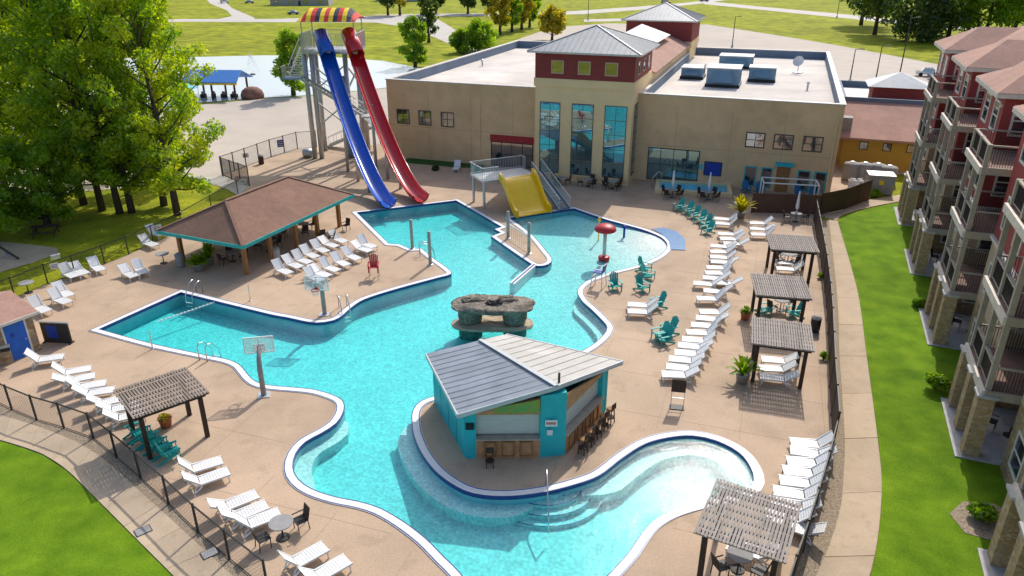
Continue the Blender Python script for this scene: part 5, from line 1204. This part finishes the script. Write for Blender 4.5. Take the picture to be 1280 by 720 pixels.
# utility covers in the pavement and stepping stones in the lawn
for (u, v, lb) in ((179,664,'dark metal utility cover in the pavement near the pergola shadow'),(262,692,'dark metal utility cover in the pavement by the gravel bed')):
    x, y_ = g(u, v); t = T('utility_cover', lb, 'cover', (x, y_, .028), 40); MB().box(-.26,.26,-.2,.2,0,.012).build('plate', M['potgrey'], t); MB().box(-.29,.29,-.23,.23,-.004,.006).build('rim', M['dark'], t)
# ------------------------------------------------------------------ trees
def leaf_mesh(name, centers, radii, n, size, m, seed, flat=.8):
    r = np.random.default_rng(seed); C_ = np.array(centers); Rd = np.array(radii); w_ = Rd**2; w_ = w_/w_.sum()
    idx = r.choice(len(C_), n, p=w_); d = r.normal(size=(n,3)); d /= np.linalg.norm(d, axis=1)[:,None]
    rad = Rd[idx]*(r.random(n)**.45); c = C_[idx]+d*rad[:,None]*np.array([1,1,flat])
    u = r.normal(size=(n,3)); u /= np.linalg.norm(u, axis=1)[:,None]; v = np.cross(u, r.normal(size=(n,3))); v /= np.linalg.norm(v, axis=1)[:,None]
    s = size*r.uniform(.6,1.3,n)[:,None]; u = u*s; v = v*s*.6
    co = np.stack([c-u, c+v*.9, c+u, c-v*.9], 1).reshape(-1,3)
    me = bpy.data.meshes.new(name); me.vertices.add(4*n); me.vertices.foreach_set('co', co.ravel().astype(np.float32))
    me.loops.add(4*n); me.loops.foreach_set('vertex_index', np.arange(4*n, dtype=np.int32)); me.polygons.add(n)
    me.polygons.foreach_set('loop_start', np.arange(0,4*n,4,dtype=np.int32)); me.update(calc_edges=True); me.validate(); me.materials.append(m); return me
def tree(x, y, h, cr, lb, m, n=9000, size=.2, seed=0, base=.3, trunk=.28, lean=(0,0), group=None, name='tree', cz=None, ell=1., clump=.30, nl=None):
    rr = random.Random(seed); t = T(name, lb, 'tree', (x, y, -.05), 0, group); tr = MB(); top = Vector((lean[0], lean[1], h*.9))
    path = [(lean[0]*s**1.5+rr.uniform(-.1,.1)*s, lean[1]*s**1.5+rr.uniform(-.1,.1)*s, h*.9*s) for s in (0,.15,.3,.5,.7,.88,1)]
    tr.tube(path, [trunk*1.25,trunk,trunk*.85,trunk*.65,trunk*.4,trunk*.2,.03], 9)
    cs, rs = [], []; nl = nl or 16
    for k in range(nl):
        s = base+(1-base)*((k+.5)/nl); a = k*2.399+rr.uniform(-.4,.4); prof = math.sin(math.pi*min(1,max(.08,(s-base)/(1-base)*.82+.14)))**.5
        L = cr*prof*rr.uniform(.6,1.05); st = Vector((lean[0]*(s*.8)**1.5, lean[1]*(s*.8)**1.5, h*max(.12,s-.17))); en = Vector((lean[0]*s+L*math.cos(a), lean[1]*s+L*math.sin(a), h*s*ell+rr.uniform(-.3,.5)))
        mid = st.lerp(en, .5)+Vector((0,0,-.08*L)); tr.tube([st, mid, en], [trunk*.32,trunk*.2,.03], 6)
        for q in (.55,.8,1.0):
            p = st.lerp(en, q); cs.append(tuple(p+Vector((rr.uniform(-.3,.3),rr.uniform(-.3,.3),rr.uniform(-.1,.5)))*cr*.3)); rs.append(cr*clump*rr.uniform(.7,1.25))
    for k in range(5): cs.append((lean[0]+rr.uniform(-.25,.25)*cr, lean[1]+rr.uniform(-.25,.25)*cr, h*rr.uniform(.85,.97))); rs.append(cr*clump*rr.uniform(.6,1.))
    tr.build('trunk', M['bark'], t, True); link('crown', leaf_mesh('crown', cs, rs, n, size, M[m], seed+5), t); return t
big = [ # px base, height, crown radius, lean
 ((222,268),14.0,4.0,(-1.2,1.0),'leafA','spreading green tree with forked trunk nearest the path and gate'),
 ((205,256),13.0,3.6,(.8,2.0),'leafA','green tree with a slanting trunk just behind the forked one'),
 ((165,265),14.5,4.0,(-.6,.5),'leafB','straight slim tree in the middle of the lawn grove'),
 ((150,266),15.0,3.8,(-1.5,.5),'leafA','leaning slim tree beside the straight one in the grove'),
 ((128,262),14.5,4.0,(-.5,-.5),'leafB','dark stemmed grove tree behind the picnic table'),
 ((105,255),15.5,4.4,(-2.0,1.0),'leafA','thick leaning grove tree above the sand patch'),
 ((60,240),15.0,4.6,(0,0),'leafB','broad dark green grove tree towards the pond'),
 ((10,245),15.0,4.8,(0,0),'leafA','broad yellow green grove tree by the sand patch'),
 ((-40,270),14.0,4.8,(0,0),'leafB','large grove tree beyond the sand patch'),
 ((60,282),6.5,3.4,(0,0),'leafF','low bright green leafy tree in front of the grove'),
 ((-10,300),7.5,3.6,(0,0),'leafF','low rounded leafy tree standing on the sand patch side'),
 ((110,222),15.5,4.6,(0,0),'leafA','tall tree at the back of the grove by the plaza'),
 ((195,230),13.0,3.6,(1.0,0),'leafA','slender tree at the plaza side of the grove'),
 ((20,215),16.0,5.0,(0,0),'leafB','tall dense tree at the pond side of the grove')]
for i, (px, h, cr, ln_, m, lb) in enumerate(big):
    x, y_ = g(*px); h, cr = (h*1.36, cr*1.2) if h > 10 else (h, cr); tree(x, y_, h, cr, lb, m, 14000 if h > 10 else 9000, .165, 20+i, .11 if h > 10 else .12, .26, ln_, None, 'grove_tree', clump=.2, nl=30)
far = [((367,119),9.5,2.8,'leafF','round green tree at the pond edge by the slide tower',5000),((519,83),9.0,2.6,'leafB','slim dark green tree on the far pond bank',4500),((598,64),6.0,4.2,'leafF','bright green rounded bush tree beside the drive',4500),((575,66),5.0,2.4,'leafB','small dark bush beside the rounded bush tree',2500),
 ((536,53),13.0,3.0,'leafD','bare looking tall tree beside the drive',1500),((690,50),8.0,3.4,'leafY','small yellow tree behind the left wing roof',3000),((625,43),14,3.6,'leafY','yellow leaved slim tree first in the row by the lot',3500),((640,40),13,3.2,'leafF','green slim tree second in the row by the lot',2500),((652,37),14,3.4,'leafY','yellow leaved slim tree third in the row by the lot',3000),((662,34),13,3.0,'leafF','green slim tree last in the row by the lot',2500),
 ((1076,31),26,9,'leafD','large dark tree with shadowed trunk beyond the parking lot',7000),((1093,43),24,9,'leafD','large dark tree beside the other across the lot',7000),((1150,52),14,10,'leafD','dense dark round tree mass beside the lot lawn',7000),((1185,46),24,10,'leafD','dark tall tree behind the round mass',7000),((1230,52),20,9,'leafF','bright green tree above the hotel roof',7000),((1265,50),22,9,'leafF','bright green tree at the far side of the hotel roof',7000),((1320,60),22,9,'leafB','green tree beyond the hotel roof end',5000),
 ((545,17),16,4.5,'leafD','dark tree beyond the far road',2000),((585,17),16,5,'leafD','dark rounded tree beyond the far road',2500),((610,17),15,4,'leafD','small dark tree by the far road bend',2000),((500,19),18,4,'leafY','thin yellow green tree beyond the far road',1500),((485,19),16,4,'leafD','thin bare tree beyond the far road',1000),((665,17),16,5,'leafD','dark tree before the far field',2000)]
for i, (px, h, cr, m, lb, n_) in enumerate(far):
    x, y_ = g(*px); d_ = math.hypot(x, y_); tree(x, y_, h, cr, lb, m, n_, max(.24, d_*.0022), 60+i, .12 if 'bush' in lb or 'mass' in lb or 'pond' in lb else .25, .22+h*.012, (random.uniform(-.5,.5),0), None, 'distant_tree', clump=.36)
# shrubs
def shrub(px, r, h, lb, m='leafB', n=1600, size=.09, world=None):
    x, y_ = world or g(*px); rr = random.Random(int(x*7+y_)); t = T('shrub', lb, 'shrub', (x, y_, 0)); cs = [(rr.uniform(-.5,.5)*r, rr.uniform(-.5,.5)*r, h*rr.uniform(.3,.75)) for _ in range(9)]
    st = MB()
    for k in range(5): a = k*1.26; st.tube([(0,0,-.02),(.4*r*math.cos(a),.4*r*math.sin(a),h*.6)], [.03,.012], 5)
    st.build('stems', M['bark'], t); link('foliage', leaf_mesh('foliage', cs, [r*.5]*9, n, size, M[m], int(r*100)), t)
shrub((0,0), .7, .9, 'rounded green shrub between two hotel pillars', world=on_hotel(-.75,5.6)); shrub((0,0), .55, .7, 'small dark shrub in the gravel bed by a hotel pillar', world=on_hotel(-.2,-4.5)); shrub((0,0), .5, .6, 'small dark shrub at the far hotel pillars', world=on_hotel(-.6,16.2))
shrub((1093,246), .6, .7, 'yellow green shrub beside the utility cabinet', 'leafF'); shrub((1025,348), .25, .4, 'weedy tuft at the foot of the slatted fence near the middle pergola', 'leafF', 500, .06); shrub((1029,450), .3, .5, 'weedy tuft at the foot of the slatted fence near the palm side pergola', 'leafF', 600, .06)
shrub((545,213), .5, .5, 'dark low shrub on the planting strip by the hall', 'leafD', 800); shrub((598,216), .5, .6, 'dark low shrub at the hall entrance', 'leafD', 800)
# ------------------------------------------------------------------ pond side
x, y_ = g(275,121); t = T('lake_shelter', 'blue roofed open shelter at the edge of the pond', 'shelter', (x, y_, 0), -4)
for a in (-3.6,0,3.6):
    for b in (-2.4,2.4): MB().box(a-.12,a+.12,b-.12,b+.12,-.05,2.7).build('post', M['darkw'], t)
MB().slab([(-4.4,-3.2,2.7),(4.4,-3.2,2.7),(4.0,0,4.1),(-4.0,0,4.1)], .12).slab([(-4.0,0,4.1),(4.0,0,4.1),(4.4,3.2,2.7),(-4.4,3.2,2.7)], .12).build('roof', M['blueroof'], t)
MB().box(-4.2,4.2,-2.9,-2.7,2.25,2.62).build('fascia', M['canyel'], t)
for k in range(4):
    x_, y2 = x-2.4+1.6*k, y_-.4; u = T('equipment_stack', 'dark rental gear stored under the blue roofed shelter', 'equipment', (x_, y2, 0), 20*k, 'gear under the shelter'); MB().box(-.35,.35,-.5,.5,0,.5).build('crate', M['darkw'], u); MB().lathe([(.3,.5),(.32,.7),(.2,.9)], 10).build('drum', M['potgrey'], u)
x, y_ = g(316,122); t = T('boulder', 'reddish boulder at the pond edge beside the blue shelter', 'boulder', (x, y_, 0)); MB().lathe([(1.7,-.1),(1.75,.5),(1.5,1.1),(1.0,1.5),(.4,1.65),(.02,1.66)], 18).build('stone', M['boulder'], t, True)
x, y_ = g(232,128); t = T('teal_tent', 'small teal canopy tent half hidden by the grove', 'tent', (x, y_, 0))
MB().add([(-1.7,-1.5,2.0),(1.7,-1.5,2.0),(1.7,1.5,2.0),(-1.7,1.5,2.0),(0,0,3.1)], [(0,1,4),(1,2,4),(2,3,4),(3,0,4),(3,2,1,0)]).build('canopy', M['tarp'], t)
for a in (-1.6,1.6):
    for b in (-1.4,1.4): MB().tube([(a,b,-.05),(a,b,2.0)], .04, 6).build('pole', M['metal'], t)
x, y_ = g(316,93); t = T('pond_fountain', 'white water jet spraying from the pond', 'fountain', (x, y_, 0)); rr = random.Random(4); mb = MB()
for k in range(260):
    s = rr.random(); a = rr.uniform(0,6.28); rad = .25+1.3*s*rr.random()**.5; z = 4.2*(1-s**1.6)*rr.uniform(.75,1); q = .035
    c = Vector((rad*math.cos(a)*(.3+s), rad*math.sin(a)*(.3+s), z)); mb.add([c+Vector((q,0,-q)),c+Vector((-q,q,-q)),c+Vector((-q,-q,-q)),c+Vector((0,0,q*2))], [(0,1,2),(0,1,3),(1,2,3),(2,0,3)])
sp_ = mb.build('spray', M['whitepaint'], t); sp_['kind'] = 'stuff'; MB().lathe([(.5,-.02),(.5,.1),(.1,.2)], 12).build('nozzle', M['dark'], t)
x, y_ = g(58,294); t = T('picnic_table', 'dark wooden picnic table under the grove trees', 'picnic table', (x, y_, 0), 15)
for k in range(5): MB().box(-.95,.95,-.36+k*.15,-.23+k*.15,.72,.76).build('plank', M['darkw'], t)
for q in (-.75,.75):
    MB().box(-.95,.95,q-.14,q+.14,.42,.46).build('bench_plank', M['darkw'], t)
    for s in (-1,1): MB().bar((q,s*.7,0),(q,-s*.2+s*.4,.72),.06,.09).build('leg', M['darkw'], t)
    MB().bar((q,-.8,.4),(q,.8,.4),.05,.08).build('cross_brace', M['darkw'], t)
x, y_ = g(10,321); t = T('seesaw_beam', 'dark leaning timber beam in the sand patch', 'play beam', (x, y_, 0), -25); MB().bar((-1.3,0,.9),(1.2,0,.06),.14,.1).build('plank', M['darkw'], t); MB().box(-.1,.1,-.15,.15,-.02,.42).build('pivot', M['metal'], t)
# ------------------------------------------------------------------ lamp posts, cars, far houses
def lamp(px, h, lb):
    x, y_ = g(*px); t = T('lamp_post', lb, 'lamp post', (x, y_, 0)); MB().tube([(0,0,-.05),(0,0,h)], [.12,.07], 8).build('pole', M['dark'], t); MB().bar((0,0,h),(1.1,0,h+.1),.08,.08).build('arm', M['dark'], t); MB().box(.7,1.5,-.15,.15,h+.02,h+.18).build('lamp_head', M['dark'], t); MB().lathe([(.3,0),(.3,.5),(.2,.55)], 10).build('footing', M['patio'], t)
lamp((915,59), 7, 'dark lamp post in the lot behind the right wing'); lamp((1093,108), 6.5, 'dark lamp post between the hall and the service building'); lamp((1121,110), 11, 'tall thin dark lamp post behind the service building'); lamp((735,25), 8, 'dark lamp post beside the field track'); lamp((1046,22), 10, 'dark lamp post on the country road'); lamp((1062,103), 5.5, 'thin yellowish lamp post against the right wing corner')
def car(px, rz, m, lb, k=1., van=False):
    x, y_ = g(*px); t = T('parked_car', lb, 'car', (x, y_, 0), rz); h1 = 1.9*k if van else 1.42
    MB().box(-2.2,2.2,-.88,.88,.35,.85 if not van else 1.0).build('body', M[m], t)
    MB().add([(-1.9 if van else -1.3,-.8,.85),(1.2,-.8,.85),(1.2,.8,.85),(-1.9 if van else -1.3,.8,.85),(-1.8 if van else -.9,-.7,h1),(.6,-.7,h1),(.6,.7,h1),(-1.8 if van else -.9,.7,h1)], [(0,3,2,1),(4,5,6,7),(0,1,5,4),(1,2,6,5),(2,3,7,6),(3,0,4,7)]).build('cabin', M['glass'], t)
    MB().box(-1.75 if van else -.85,.55,-.68,.68,h1,h1+.04).build('roof', M[m], t)
    for a in (-1.35,1.35):
        for b in (-.85,.85): MB().tube([(a,b-.1,.33),(a,b+.1,.33)], .33, 12).build('wheel', M['rubber'], t)
    for b in (-.6,.6): MB().box(2.2,2.23,b-.15,b+.15,.6,.75).build('headlight', M['white'], t)
car((281,4), 20, 'carwhite', 'pale van on the hill drive beyond the pond', 1.2, True); car((312,4), 10, 'carblue', 'dark blue car beyond the hill drive'); car((367,18), 0, 'carblue', 'dark car beside the path beyond the pond'); car((832,5), 15, 'carred', 'red van on the far road beyond the rear tower', 1.3, True); car((880,2), 5, 'carblue', 'dark blue car on the far road beyond the rear tower'); car((1160,95), -20, 'carwhite', 'white car in the lot between hall and hotel'); car((1176,99), -20, 'carblue', 'dark blue car in the lot between hall and hotel')
def house(px, rz, w_, d_, lb, m, rm):
    x, y_ = g(*px); t = T('far_house', lb, 'house', (x, y_, -.1), rz); MB().box(-w_/2,w_/2,-d_/2,d_/2,-.3,3.6).build('wall', M[m], t)
    r = MB().add([(-w_/2-.5,-d_/2-.5,3.6),(w_/2+.5,-d_/2-.5,3.6),(w_/2+.5,d_/2+.5,3.6),(-w_/2-.5,d_/2+.5,3.6),(-w_/2-.5,0,6),(w_/2+.5,0,6)], [(0,1,5,4),(2,3,4,5),(1,2,5),(3,0,4),(3,2,1,0)]).build('roof', M[rm], t)
    for k in range(4): xx = -w_/2+w_*(k+.3)/4; window(t, 'x', xx, xx+1.5, 1, 2.4, -d_/2, 1, 1)
    MB().box(-.5,.5,-d_/2-.08,-d_/2-.003,0,2.1).build('door', M['darkw'], t); MB().box(w_*.2,w_*.2+.8,-.4,.4,5.2,7).build('chimney', M['brick'], r)
house((378,6), 3, 26, 12, 'long dark grey house beyond the pond meadow', 'greyhouse', 'parapet'); house((500,1), -4, 22, 11, 'grey house with blue grey roof beyond the far trees', 'greyhouse', 'parapet'); house((600,-2), 6, 24, 12, 'brown roofed house beyond the far trees', 'hoteltan', 'shingle')
for i_ in [o for o in bpy.data.objects if o.get('label') == '']: print('NO LABEL', i_.name)
